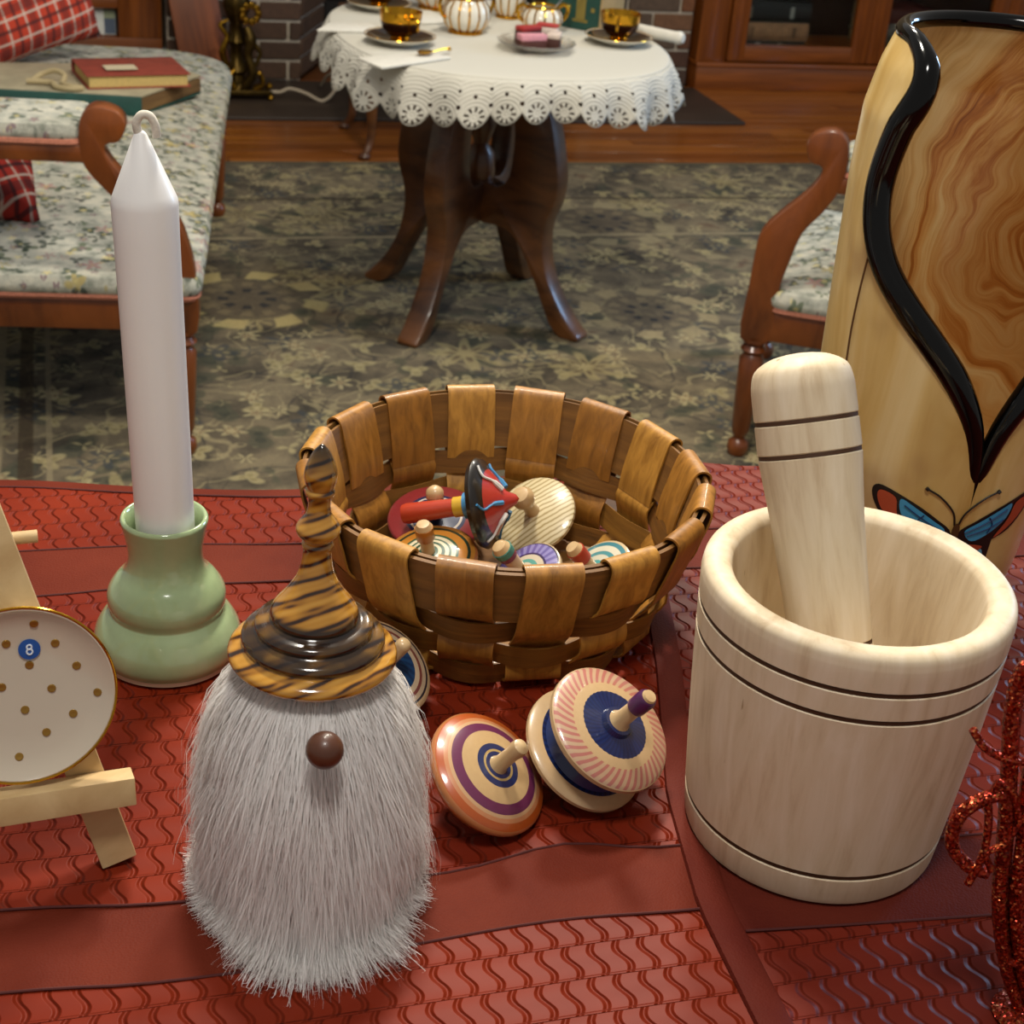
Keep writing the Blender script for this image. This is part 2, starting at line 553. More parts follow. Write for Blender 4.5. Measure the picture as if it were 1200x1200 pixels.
# ---- bookcase on the left of the fireplace
lc = thing('low_cabinet', 'orange brown wooden cabinet with an open shelf behind the plaid cushion', 'cabinet', (-1.0, 5.42, .0005))
bx('base', cherry_h, lc, 0, 1.33, -.02, .30, 0, .135)
bx('side_panel', cherry, lc, 1.19, 1.33, -.02, .30, .135, .9)
bx('side_panel', cherry, lc, 0, .1, -.02, .30, .135, .9)
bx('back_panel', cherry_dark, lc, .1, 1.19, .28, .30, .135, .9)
bx('shelf', cherry_h, lc, .1, 1.19, -.015, .28, .228, .262)
bx('top', cherry_h, lc, -.02, 1.34, -.03, .31, .9, .93)
cd = thing('card_packet', 'small white and blue printed packet on the shelf behind the plaid cushion', 'packet', (.115, 5.445, .1358), (math.radians(-8), 0, .06))
ob('packet', box(.135, .012, .086, .002, (0, 0, .043)), plain('packet_white', '#d8dcd6', .5), cd)
ob('print', box(.036, .001, .080, 0, (.048, -.0066, .043)), plain('packet_blue', '#4a5a70', .5), cd)
ob('print', box(.036, .001, .028, 0, (.048, -.0074, .066)), plain('packet_green', '#8d9878', .5), cd)
ob('print', prism([(-.055, .046), (-.047, .064), (-.037, .074), (-.028, .078), (-.026, .070), (-.031, .061), (-.030, .048), (-.042, .044)], .001), plain('packet_black', '#23282c', .5), cd, (0, -.0068, 0))
ob('print', prism([(-.022, .066), (-.012, .080), (-.004, .072), (-.012, .062)], .001), plain('packet_sky', '#5d89a8', .5), cd, (0, -.0068, 0))

# ---- leaning board, coiled pipe end and brass figure lamp on the hearth
brd = ob('leaning_board', box(.16, .016, .50, .004, (0, 0, .25)), wood('board_red', '#5a2a0e', '#86461c', (30, 30, 2.5), .5), None, (.47, 5.26, .0240), (math.radians(-11.4), math.radians(-8), .12))
tag(brd, 'reddish brown board leaning against the bricks behind the brass lamp', 'board')
rg = ob('pipe_ring', tube([(.030*math.cos(a), 0, .032+.030*math.sin(a)) for a in np.linspace(0, 2*PI, 28, endpoint=False)], .006, 8, True), plain('old_steel', '#8d8474', .35, .8), None, (.395, 5.285, .0123))
tag(rg, 'small grey metal ring standing on the hearth beside the leaning board', 'ring')
brass = plain('brass', '#8f6c22', .28, 1., var=.35, vscale=60)
bronze = plain('bronze', '#4a3a18', .38, .9, var=.4, vscale=50)
la = thing('brass_figure_lamp', 'brass and bronze figural lamp standing on the slate hearth', 'lamp', (.568, 5.12, .0132))
ob('base_plate', prism([(-.082, .016), (.082, .016), (.094, .024), (.082, .032), (-.082, .032), (-.094, .024)], .10, 'y', .003), bronze, la)
for sx in (-1, 1):
    for sy in (-1, 1):
        ob('foot', lathe([(0, 0), (.008, .002), (.011, .009), (.008, .015), (.005, .018)], 14), brass, la, (sx*.084, sy*.04, 0))
ob('finial', lathe([(0, .028), (.011, .031), (.013, .037), (.007, .045), (0, .05)], 14), brass, la, (.085, 0, 0))
pl_ = [(0, .03), (.044, .032), (.040, .045), (.030, .052), (.026, .075), (.038, .088), (.034, .1), (.022, .115), (.018, .16), (.030, .18), (.024, .196), (.018, .23), (.034, .262), (.044, .29), (.036, .33), (.018, .36), (.012, .44), (0, .45)]
ob('column', lathe(pl_, 22, 7, .14), bronze, la, (-.02, 0, 0))
def limb(pts, rad, m, nm, parent=la):
    P = catmull(pts, 6)
    rr = np.interp(np.linspace(0, 1, len(P)), np.linspace(0, 1, len(rad)), rad)
    return ob(nm, tube(P, rr, 9), m, parent)
limb([(-.005, -.035, .033), (.025, -.045, .085), (.012, -.04, .14), (.02, -.035, .19), (.008, -.03, .23)], [.012, .017, .014, .02, .012], bronze, 'figure')
limb([(.03, -.035, .18), (.05, -.04, .15), (.035, -.045, .11)], [.010, .008, .007], bronze, 'figure_arm')
limb([(-.05, -.03, .10), (-.07, -.04, .15), (-.055, -.04, .2), (-.075, -.035, .235), (-.05, -.03, .25)], [.008, .012, .008, .008, .005], brass, 'scroll')
limb([(.035, -.02, .034), (.06, -.03, .05), (.05, -.03, .085), (.03, -.03, .07)], [.012, .009, .007, .004], brass, 'scroll')
limb([(-.03, -.045, .036), (-.05, -.045, .07), (-.03, -.045, .10)], [.010, .014, .006], brass, 'scroll')
for a in range(9):
    an = a*2*PI/9
    ob('flower_petal', lathe([(0, -.004), (.012, 0), (.010, .006), (0, .009)], 10), brass, la, (.02+.026*math.cos(an), -.035, .272+.026*math.sin(an)), (PI/2, 0, 0))
cp = catmull([(.652, 5.10, .037), (.685, 5.10, .036), (.72, 5.11, .045), (.77, 5.09, .035), (.82, 5.06, .0185), (.86, 5.07, .05), (.875, 5.12, .09), (.86, 5.2, .07), (.85, 5.28, .0185)], 8)
tag(ob('lamp_cord', tube(cp, .0055, 8), plain('cord', '#a89a84', .5)), 'beige electric cord curling from the brass lamp across the hearth', 'cord')

# ================================================================== FURNITURE
walnut = wood('walnut', '#33190b', '#6e421e', (6, 6, 18), .38, .25)
mahog = wood('mahogany', '#50240a', '#864618', (14, 14, 5), .35, .3)
def tapestry(name, base='#b9bcae'):
    t = NT(name, .9, 0, .15)
    v = t.coord()
    b = t.ramp(t.noise(v, 35, 4), [(.3, '#8a8f84'), (.5, '#bdbdb1'), (.75, '#d4d0c4')])
    for scale, pet, size, off, cols in ((24, 3, .022, 0., ('#36443a', '#5d6b52')), (30, 3, .016, 3.3, ('#59645a', '#2c3a34')), (17, 5, .022, 7.7, ('#b58a86', '#b3a264')), (36, 5, .010, 5.1, ('#8a6e78', '#d8cf9c'))):
        p, h, rv, q = t.flowers(t.map(v, (1, 1, 1), (off, off*1.3, off*.6)), scale, pet, size)
        col = t.mix(t.math('GREATER_THAN', rv, .5), cols[0], cols[1])
        keep = t.math('GREATER_THAN', t.math('FRACT', t.math('MULTIPLY', rv, 7.3)), .3)
        b = t.mix(t.math('MULTIPLY', t.math('MULTIPLY', p, keep), .8), b, col)
        b = t.mix(t.math('MULTIPLY', t.math('MULTIPLY', h, keep), .7), b, '#cbbf86')
    fine = t.noise(v, 400, 2)
    t.set('Base Color', t.mix(.3, b, t.ramp(fine, [(.3, '#606060'), (.7, '#a0a0a0')]), 'OVERLAY'))
    t.bump(fine, .6, .002)
    return t.m
floral = tapestry('floral_tapestry')
gimp_m = plain('peach_gimp', '#b0705a', .9, var=.25, vscale=300)
def plaid_mat(name, base, dark, pale, sc, rot):
    t = NT(name, .95, 0, .1)
    x, y, z = t.sep(t.map(t.coord(), (sc, sc, sc), (0, 0, 0), rot))
    c = srgb(base)
    def band(co, off, w_):
        f = t.math('FRACT', t.math('ADD', co, off))
        return t.math('SUBTRACT', 1., t.step(t.math('ABSOLUTE', t.math('SUBTRACT', f, .5)), w_, w_+.02))
    for co in (x, z):
        c = t.mix(t.math('MULTIPLY', band(co, 0., .10), .5), c, dark)
        c = t.mix(t.math('MULTIPLY', band(co, .5, .035), .75), c, dark)
        c = t.mix(t.math('MULTIPLY', band(co, .22, .018), .8), c, pale)
        c = t.mix(t.math('MULTIPLY', band(co, .78, .018), .8), c, pale)
    t.set('Base Color', c)
    t.bump(t.noise(t.coord(), 500, 2), .4, .001)
    return t.m
def cushion(outline, z0, z1, bulge=.012, dome=.02, k=1.):
    """padded seat from a plan outline"""
    P = np.array(outline, float)
    c = P.mean(axis=0)
    hm = .5*min(np.ptp(P[:, 0]), np.ptp(P[:, 1]))
    rows = [(-.004, z0), (bulge*.8, z0+(z1-z0)*.3), (bulge, z0+(z1-z0)*.55), (bulge*.3, z0+(z1-z0)*.88), (-.025*k, z1), (-.07*k, z1+dome*.45), (-.14*k, z1+dome*.8)]
    v, f = [], []
    n = len(P)
    T = np.roll(P, -1, 0)-np.roll(P, 1, 0)
    N_ = np.stack([T[:, 1], -T[:, 0]], 1)/np.linalg.norm(T, axis=1)[:, None]
    if ((P-c)*N_).sum() < 0: N_ = -N_
    for o, z_ in rows:
        for p, q in zip(P, N_): v.append((*(p+q*o if o > -.01 else p+(c-p)*min(.8, -o/hm)), z_))
    for r in range(len(rows)-1):
        for i in range(n):
            j = (i+1) % n
            f.append((r*n+i, r*n+j, (r+1)*n+j, (r+1)*n+i))
    v.append((*c, z1+dome))
    for i in range(n): f.append(((len(rows)-1)*n+i, (len(rows)-1)*n+(i+1) % n, len(v)-1))
    f.append(tuple(range(n))[::-1])
    return v, f
def rrect(x0, x1, y0, y1, rads, seg=7):
    """rounded rectangle outline, corner radii for (x1,y0),(x1,y1),(x0,y1),(x0,y0)"""
    out = []
    for (cx, cy, a0), r in zip(((x1, y0, -PI/2), (x1, y1, 0), (x0, y1, PI/2), (x0, y0, PI)), rads):
        ox = cx-r if cx == x1 else cx+r
        oy = cy-r if cy == y1 else cy+r
        for k in range(seg):
            a = a0+PI/2*k/(seg-1)
            out.append((ox+r*math.cos(a), oy+r*math.sin(a)))
    # even subdivision of the long sides
    P = []
    for a, b in zip(out, out[1:]+out[:1]):
        d = math.dist(a, b)
        m = max(1, int(d/.06))
        P += [(a[0]+(b[0]-a[0])*k/m, a[1]+(b[1]-a[1])*k/m) for k in range(m)]
    return P
def flip(vf, sx):
    v, f = vf
    if sx > 0: return v, f
    return [(-p[0], p[1], p[2]) for p in v], [q[::-1] for q in f]
def turned_leg(h):
    return lathe([(0, .0), (.017, .001), (.021, .012), (.019, .026), (.010, .034), (.013, .040), (.017, .05), (.021, h*.55), (.023, h*.82), (.017, h*.86), (.024, h*.90), (.017, h*.94), (.024, h*.97), (.024, h)], 20)
def arm_outline(setback):
    sh = setback-.07
    L = [(.039, .597), (.046, .617), (.066, .628), (.090, .628), (.107, .612), (.113, .58), (.107, .53), (.085, .487), (.057, .446), (.043, .39), (.034, .34), (.03, .238), (-.022, .238), (-.021, .34), (-.019, .41), (-.013, .44), (.014, .476), (.048, .512), (.070, .548), (.070, .566), (.050, .572)]
    P = [(x+sh*min(1, max(0, (z-.36)/.17)), z if sh < .01 else .238+(z-.238)*.965) for x, z in L]
    return [tuple(p) for p in catmull(P, 3, True)]
def parlour_seat(root, sx, W, D, setback, far_arm, plan, zs=0., seat_mat=None, back=True):
    fm = seat_mat or floral
    for (x, y) in ((0.004, 0.0), (.004, D), (W, 0.0), (W, D)):
        ob('leg', flip(turned_leg(.238), sx), mahog, root, (sx*x, y, 0))
    fr = [((0.0, W), (-.02, .02)), ((0.0, W), (D-.02, D+.02))]
    for (x0, x1), (y0, y1) in fr:
        ob('side_rail', flip(box(x1-x0, y1-y0, .058, .005, ((x0+x1)/2, (y0+y1)/2, .267)), sx), mahog, root)
    for x0, x1 in ((-.018, .018), (W-.02, W+.02)):
        ob('front_rail' if x0 < .1 else 'back_rail', flip(box(x1-x0, D-.044, .058, .005, ((x0+x1)/2, D/2, .267)), sx), mahog, root)
    st = ob('seat', flip(cushion(plan, .297, .340, .010, .025), sx), fm, root)
    ob('gimp', flip(tube([(p[0], p[1], .3005) for p in plan][::1], .0065, 6, True), sx), gimp_m, st)
    for y in ((0, D) if far_arm else (0,)):
        ob('arm_support', flip(prism(arm_outline(setback), .042, 'y', .004), sx), mahog, root, (0, y, 0))
        L0 = .10+(setback-.07)
        ob('armrest', flip(box(W-L0, .04, .03, .005, ((W+L0)/2, 0, .538)), sx), mahog, root, (0, y, 0))
        yy = .06 if y == 0 else -.06
        pad = ob('arm_pad', flip(cushion(rrect(L0+.012, W-.02, -.078, .078, (.02, .02, .02, .02), 4), .553, .588, .006, .012, .6), sx), fm, root, (0, y+yy, 0))
        ob('gimp', flip(tube([(p[0], p[1], .5565) for p in rrect(L0+.010, W-.02, -.080, .080, (.02, .02, .02, .02), 4)], .006, 6, True), sx), gimp_m, pad)
    if back:
        ob('back_frame', flip(prism([(W-.03, .238), (W+.02, .238), (W+.09, .95), (W+.05, .95)], D-.05, 'y', .006), sx), mahog, root, (0, D/2, 0))
        o = ob('back_pad', flip(cushion(rrect(.37, .9, .06, D-.06, (.05, .05, .05, .05), 5), 0, .04, .006, .02), sx), fm, root)
        o.rotation_euler = (0, sx*math.radians(-84), 0)
        o.location = (sx*(W-.022), 0, 0)

chaise = thing('chaise', 'mahogany framed chaise with pale floral tapestry seat beside the rug', 'chaise', (.178, 2.518, .0085), (0, 0, math.radians(-7.9)))
parlour_seat(chaise, -1, .72, 1.38, .115, False, rrect(-.022, .72, -.026, 1.74, (.02, .02, .22, .02), 8)[::1])
# far end of the chaise overhangs its far legs on a bracket
ob('end_rail', flip(box(.70, .34, .05, .006, (.37, 1.57, .271)), -1), mahog, chaise)
armchair = thing('armchair', 'mahogany open armchair with floral tapestry seat behind the wooden mortar', 'armchair', (1.191, 2.407, .0085), (0, 0, math.radians(-29)))
parlour_seat(armchair, 1, .52, .52, .07, False, rrect(.02, .52, -.024, .545, (.02, .02, .03, .03), 4))

# ---- cushions on the chaise
def pillow(label, S, T, m, loc, rot):
    v, f = [], []
    n = 18
    for side in (1, -1):
        o = len(v)
        for i in range(n+1):
            for j in range(n+1):
                a, b = -1+2*i/n, -1+2*j/n
                pin = 1-.07*(1-abs(a)**2)*(abs(b)**4)-.0
                pin2 = 1-.07*(1-abs(b)**2)*(abs(a)**4)
                hgt = T*((1-a**4)*(1-b**4))**.55
                v.append((a*S/2*pin2, side*hgt/2, b*S/2*pin))
        for i in range(n):
            for j in range(n):
                q = (o+i*(n+1)+j, o+(i+1)*(n+1)+j, o+(i+1)*(n+1)+j+1, o+i*(n+1)+j+1)
                f.append(q[::-1] if side > 0 else q)
    bm = bmesh.new()
    me = mesh('cushion', v, f, True, 80)
    bm.from_mesh(me)
    bmesh.ops.remove_doubles(bm, verts=bm.verts, dist=1e-4)
    bm.to_mesh(me); bm.free()
    o = ob('cushion', me, m, None, loc, rot)
    return tag(o, label, 'cushion')
pillow('bright red plaid cushion propped upright behind the old books', .36, .13, plaid_mat('plaid_red', '#b8422f', '#4a2a2a', '#c9b8a8', 11, (0, .08, 0)), (-.085, 3.975, .560), (math.radians(-14), math.radians(-8), math.radians(38)))
pillow('dark red plaid cushion lying under the chaise armrest', .26, .10, plaid_mat('plaid_dark', '#8a2a22', '#1d1a1c', '#a8988a', 13, (0, .6, 0)), (-.174, 2.825, .4625), (math.radians(-60), math.radians(20), math.radians(14)))

# ---- old books on the chaise
al = thing('album', 'large worn album with teal spine and marbled cream cover lying on the chaise', 'book', (.161, 3.465, .367))
teal = plain('teal_cloth', '#1c4a44', .65, var=.2, vscale=30)
cream = plain('marbled_cover', '#a39a80', .75, var=.22, vscale=14)
AP = [(-.50, .090), (0, 0), (.150, .215), (.080, .315), (-.47, .30)]
inset = lambda k: [(x+(-.12-x)*k, y+(.17-y)*k) for x, y in AP]
ob('back_cover', prism(AP, .005, 'z', .001), teal, al, (0, 0, .0025))
ob('page_block', prism(inset(.03), .034, 'z', .001), plain('album_pages', '#7a5a38', .9, var=.2, vscale=120), al, (0, 0, .022))
ob('front_cover', prism(AP, .005, 'z', .001), cream, al, (0, 0, .0415))
ob('spine', box(.515, .008, .044, .003), teal, al, (-.25, .0415, .022), (0, 0, math.atan2(-.090, .5)))
ob('fore_edge', box(.26, .004, .030, .001), wood('fore_edge_brown', '#4f371e', '#8a6a40', (3, 30, 60), .8), al, (.073, .108, .022), (0, 0, math.atan2(.215, .15)))
b2 = book('small old book with red cover and cream pages on top of the album', (.150, 3.620, .4115), (0, math.radians(0), math.radians(10)), .23, .17, .030, '#8a3a2c', '#c9b070')
b2.rotation_euler[2] += PI
ob('paper_label', box(.07, .045, .0008, 0, (.03, .03, .0345)), plain('label_cream', '#c9bda0', .8), b2)
rb = catmull([(x-.045, y-.355, z+.004) for x, y, z in ((-.02, 3.93, .412), (.0, 3.955, .42), (.03, 3.95, .43), (.05, 3.925, .425), (.045, 3.90, .414), (.06, 3.875, .414), (.085, 3.86, .414), (.06, 3.85, .414), (.03, 3.87, .414), (.02, 3.9, .416), (-.03, 3.91, .416))], 6)
tag(ob('ribbon', tube(rb, .006, 8), plain('ribbon_cream', '#b0a07a', .8)), 'cream ribbon tied in a loose knot on the teal album', 'ribbon')

# ---- tea table
TC = (.865, 3.195)
tt = thing('tea_table', 'dark carved pedestal tea table with four scrolled legs under a lace cloth', 'table', (TC[0], TC[1], .0085))
leg_out = [(.05, .575), (.10, .575), (.140, .555), (.172, .485), (.198, .405), (.210, .335), (.204, .285), (.190, .25), (.186, .2), (.200, .135), (.236, .072), (.272, .03), (.292, .012), (.29, 0), (.252, 0), (.222, .02), (.196, .065), (.158, .135), (.122, .188), (.08, .212), (.014, .218), (.014, .30), (.060, .300), (.088, .330), (.094, .42), (.076, .51)]
lo = [(float(p[0]), max(0., float(p[1]))) for p in catmull(leg_out, 3, True)]
lm = mesh('leg', *prism(lo, .05, 'y', .006))
lm.materials.append(walnut)
for a in (228.6, -46.6, 130, 48):
    ob('leg', lm, None, tt, (0, 0, 0), (0, 0, math.radians(a)))
ob('column', lathe([(0, .215), (.02, .218), (.028, .235), (.016, .25), (.014, .27), (.03, .29), (.034, .32), (.03, .36), (.016, .38), (.022, .395), (.03, .42), (.018, .46), (.022, .52), (.05, .56), (.06, .578), (0, .578)], 24), walnut, tt)
HA, HB, EX = .336, .398, 2.45
CC = (.880, 3.19)
def sup(phi, a=HA, b=HB, e=EX):
    c, s = math.cos(phi), math.sin(phi)
    return (a*math.copysign(abs(c)**(2/e), c), b*math.copysign(abs(s)**(2/e), s))
ob('table_top', prism([sup(2*PI*i/64) for i in range(64)], .029, 'z', .004), walnut, tt, (CC[0]-TC[0], CC[1]-TC[1], .5920))

def lace_mat():
    t = NT('white_lace', .85, 0, .2, 0, '#c2bfb4')
    uvn = t.n('ShaderNodeUVMap'); uvn.uv_map = 'UVMap'
    u, v, _ = t.sep(uvn.outputs[0])           # u: scallop number, v: metres above the scallop's heart
    s = t.math('MULTIPLY', t.math('SUBTRACT', t.math('FRACT', u), .5), .056)
    r = t.math('SQRT', t.math('ADD', t.math('MULTIPLY', s, s), t.math('MULTIPLY', v, v)))
    phi = t.math('ARCTAN2', v, s)
    def ring(lo, hi): return t.math('MULTIPLY', t.step(r, lo-.0015, lo+.0005), t.math('SUBTRACT', 1., t.step(r, hi-.0005, hi+.0015)))
    spoke = t.step(t.math('COSINE', t.math('MULTIPLY', phi, 9.)), .05, .35)
    h1 = t.math('MULTIPLY', ring(.0095, .0175), spoke)
    # eyelets between and above the medallions
    s2 = t.math('MULTIPLY', t.math('SUBTRACT', t.math('FRACT', t.math('ADD', u, .5)), .5), .056)
    def eye(sx, vy, rad):
        a = t.math('SUBTRACT', sx, 0.); b = t.math('SUBTRACT', v, vy)
        q = t.math('SQRT', t.math('ADD', t.math('MULTIPLY', a, a), t.math('MULTIPLY', b, b)))
        return t.math('SUBTRACT', 1., t.step(q, rad, rad+.0012))
    h = t.math('MAXIMUM', h1, eye(s2, .019, .0035))
    h = t.math('MAXIMUM', h, eye(s, .036, .003))
    h = t.math('MAXIMUM', h, eye(s2, .047, .0025))
    t.set('Alpha', t.math('SUBTRACT', 1., h))
    knit = t.wave(t.comb(t.math('MULTIPLY', u, 1.), v), 60, 1.)
    ridge = t.math('COSINE', t.math('MULTIPLY', r, 900.))
    t.bump(t.math('ADD', t.math('MULTIPLY', ridge, .5), t.noise(t.coord(), 260, 2)), .5, .002)
    return t.m
def tablecloth():
    NS, PC, RW = 44, 8, 9
    cols = NS*PC
    # arc-length parametrisation of the table outline
    ph = np.linspace(0, 2*PI, 2000)
    P = np.array([sup(a, HA+.006, HB+.006) for a in ph])
    L = np.concatenate([[0], np.cumsum(np.linalg.norm(np.diff(P, axis=0), axis=1))])
    s = np.linspace(0, L[-1], cols, endpoint=False)
    E = np.stack([np.interp(s, L, P[:, 0]), np.interp(s, L, P[:, 1])], 1)
    T = np.roll(E, -1, 0)-np.roll(E, 1, 0)
    N_ = np.stack([T[:, 1], -T[:, 0]], 1)/np.linalg.norm(T, axis=1)[:, None]
    ang = np.arctan2(E[:, 1]/HB, E[:, 0]/HA)
    corner = np.abs(np.sin(2*ang))**2
    drop = .050+.026*corner
    fold = .011*np.sin(s/L[-1]*2*PI*22+.7)*(.55+.9*corner)+.004*np.sin(s/L[-1]*2*PI*9)
    fr = (np.arange(cols) % PC)/PC
    scal = .024*np.sin(PI*fr)**.65
    v, f, uv = [], [], []
    z0 = .607
    # top: rings inwards
    rings = [1., .985, .9, .7, .4]
    for k in rings:
        for e in E*k: v.append((e[0], e[1], z0 if k < 1 else z0-.0015)); uv.append((0, .2))
    v.append((0, 0, z0)); cen = len(v)-1; uv.append((0, .2))
    for r in range(len(rings)-1):
        for i in range(cols):
            j = (i+1) % cols
            f.append((r*cols+i, r*cols+j, (r+1)*cols+j, (r+1)*cols+i))
    for i in range(cols): f.append(((len(rings)-1)*cols+i, (len(rings)-1)*cols+(i+1) % cols, cen))
    base = len(v)
    # skirt hangs from ring 0 (seam column repeated for clean uv)
    for r in range(RW+1):
        q = r/RW
        for i in range(cols+1):
            ii = i % cols
            d = (drop[ii]+scal[ii])*q
            off = .010*min(1, q*3)+fold[ii]*q**1.1+.014*q
            p = E[ii]+N_[ii]*off
            v.append((p[0], p[1], z0-.0015-d))
            uv.append((i/PC, (drop[ii]+.004)-d))
    C1 = cols+1
    for r in range(RW):
        for i in range(cols):
            f.append((base+(r+1)*C1+i, base+(r+1)*C1+i+1, base+r*C1+i+1, base+r*C1+i))
    me = mesh('tablecloth', v, f, True, 75)
    ul = me.uv_layers.new(name='UVMap')
    for lp in me.loops: ul.data[lp.index].uv = uv[lp.vertex_index]
    o = ob('tablecloth', me, lace_mat(), None, (CC[0], CC[1], .0085))
    sm = o.modifiers.new('cloth_thickness', 'SOLIDIFY'); sm.thickness = .0016; sm.offset = 1
    tag(o, 'white crocheted lace cloth with scalloped hem draped over the tea table', 'tablecloth')
tablecloth()
CZ = .6175

# ---- tea things
gold = plain('gold', '#c9952a', .16, 1.)
china = plain('white_china', '#d9d5c8', .15, 0, .5, .6)
brown_glaze = plain('brown_glaze', '#2c150a', .2, .1, .5, .5)
def cup_and_saucer(x, y, rz, lab_cup, lab_sau):
    s = thing('saucer', lab_sau, 'saucer', (x, y, CZ), (0, 0, 0), 'saucers on the tea table')
    ob('dish', lathe([(0, 0), (.034, 0), (.036, .003), (.058, .009), (.0715, .016), (.072, .0175), (.070, .0175), (.045, .0085), (.03, .0065), (0, .0065)], 40), china, s)
    ob('glaze', lathe([(0, .0069), (.030, .0069), (.045, .0092), (.0665, .0166), (.0664, .0175), (.045, .0098), (.03, .0075), (0, .0075)], 40), brown_glaze, s)
    ob('gilt_rim', tube([(.0708*math.cos(a), .0708*math.sin(a), .0178) for a in np.linspace(0, 2*PI, 40, endpoint=False)], .0011, 6, True), gold, s)
    c = thing('teacup', lab_cup, 'cup', (x, y, CZ+.0078), (0, 0, rz), 'teacups on the tea table')
    ob('bowl', lathe([(0, .001), (.019, 0), (.021, .003), (.018, .006), (.026, .011), (.036, .024), (.041, .042), (.043, .056), (.0415, .056), (.039, .042), (.034, .025), (.024, .013), (0, .010)], 40), gold, c)
    ob('brown_band', lathe([(.0345, .0205), (.0372, .0245), (.0402, .036), (.0395, .036), (.0365, .0245)], 40), plain('amber_band', '#3a1c08', .2, .6), c)
    ob('handle', tube(catmull([(.040, 0, .047), (.054, 0, .05), (.063, 0, .04), (.058, 0, .026), (.036, 0, .022)], 6), .003, 8), gold, c)
cup_and_saucer(1.128, 3.125, -2.0, 'gold teacup on the saucer beside the cake plate', 'brown glazed white saucer beside the cake plate')
cup_and_saucer(.650, 3.072, -1.2, 'gold teacup next to the small gilt spoon', 'brown glazed white saucer next to the small gilt spoon')
cup_and_saucer(.675, 3.425, .9, 'gold teacup at the back table edge near the chaise', 'brown glazed white saucer at the back table edge near the chaise')
def lobed_pot(name, label, cat, x, y, rz, R, H, handles=2, lid=True, spout=False, stripes=14):
    p = thing(name, label, cat, (x, y, CZ), (0, 0, rz))
    prof = [(R*.55, .004), (R*.62, .008), (R*.86, H*.2), (R, H*.45), (R*.94, H*.68), (R*.74, H*.86), (R*.70, H*.9)]
    ob('body', lathe([(0, .004)]+prof+[(R*.66, H*.9), (R*.7, H*.85), (R*.9, H*.6), (R*.8, H*.2), (0, .008)], stripes*4, stripes, .05), china, p)
    ob('foot', lathe([(0, 0), (R*.72, 0), (R*.74, .003), (R*.6, .0075), (0, .0075)], 32), gold, p)
    ob('gilt_rim', tube([(R*.71*math.cos(a), R*.71*math.sin(a), H*.905) for a in np.linspace(0, 2*PI, 36, endpoint=False)], .0032, 8, True), gold, p)
    for k in range(stripes):
        a = 2*PI*(k+.5)/stripes
        tw = .35 if spout else 0
        ob('gilt_stripe', tube([((r*.985)*math.cos(a+tw*z_/H), (r*.985)*math.sin(a+tw*z_/H), z_) for r, z_ in prof[1:-1]], .0024, 6), gold, p)
    for k in range(handles):
        s = 1 if k == 0 else -1
        ob('handle', tube(catmull([(s*R*.72, 0, H*.84), (s*R*1.1, 0, H*.98), (s*R*1.34, 0, H*.8), (s*R*1.2, 0, H*.52), (s*R*.96, 0, H*.42)], 6), .0042, 8), gold, p)
    if lid:
        l = ob('lid', lathe([(0, H*.93), (R*.66, H*.915), (R*.62, H*.98), (R*.35, H*1.12), (R*.12, H*1.18), (0, H*1.18)], 32), china, p)
        ob('lid_knob', lathe([(0, H*1.18), (R*.1, H*1.18), (R*.08, H*1.24), (R*.18, H*1.32), (R*.12, H*1.4), (0, H*1.42)], 20), gold, l)
    if spout:
        ob('spout', tube(catmull([(-R*.9, 0, H*.3), (-R*1.25, 0, H*.5), (-R*1.4, 0, H*.8), (-R*1.7, 0, H*1.0)], 6), [.014]*6+[.011]*7+[.008]*6, 12), china, p)
    return p
lobed_pot('sugar_bowl', 'white and gold ribbed sugar bowl with two gilt handles on the lace cloth', 'sugar bowl', .815, 3.20, .35, .050, .078)
lobed_pot('milk_jug', 'slender white and gold twisted milk jug behind the sugar bowl', 'jug', .955, 3.375, .5, .038, .105, 1, False, False, 12)
lobed_pot('teapot', 'white and gold ribbed teapot standing at the back of the tea table', 'teapot', .815, 3.46, .2, .062, .105, 1, True, True, 16)
lobed_pot('sweet_bowl', 'open white and gold bowl with gilt handles behind the cake plate', 'bowl', .985, 3.215, .1, .043, .060, 2, False, False, 12)
def spoon(label, loc, rot, m, L=.12, s=1.):
    o = thing('spoon', label, 'spoon', loc, rot)
    ob('handle', tube(catmull([(0, 0, .002), (L*.4, 0, .004), (L*.8, 0, .004), (L, 0, .002)], 5), [.0016]*6+[.0022]*6+[.0036]*4, 8), m, o)
    v, f = lathe([(0, 0), (.006, .0006), (.011, .003), (.013, .006), (.0122, .006), (.006, .002), (0, .0014)], 20)
    ob('spoon_bowl', (([(p[0]*1.5-.018, p[1], p[2]) for p in v], f)), m, o)
silver = plain('silver', '#b9bcc0', .2, 1.)
spoon('small gilt spoon lying on the folded napkin', (.688, 2.955, CZ+.0075), (0, 0, .62), gold, .055)
spoon('silver spoon standing in the open gilt bowl', (.997, 3.21, CZ+.036), (0, math.radians(-46), .1), silver, .12)
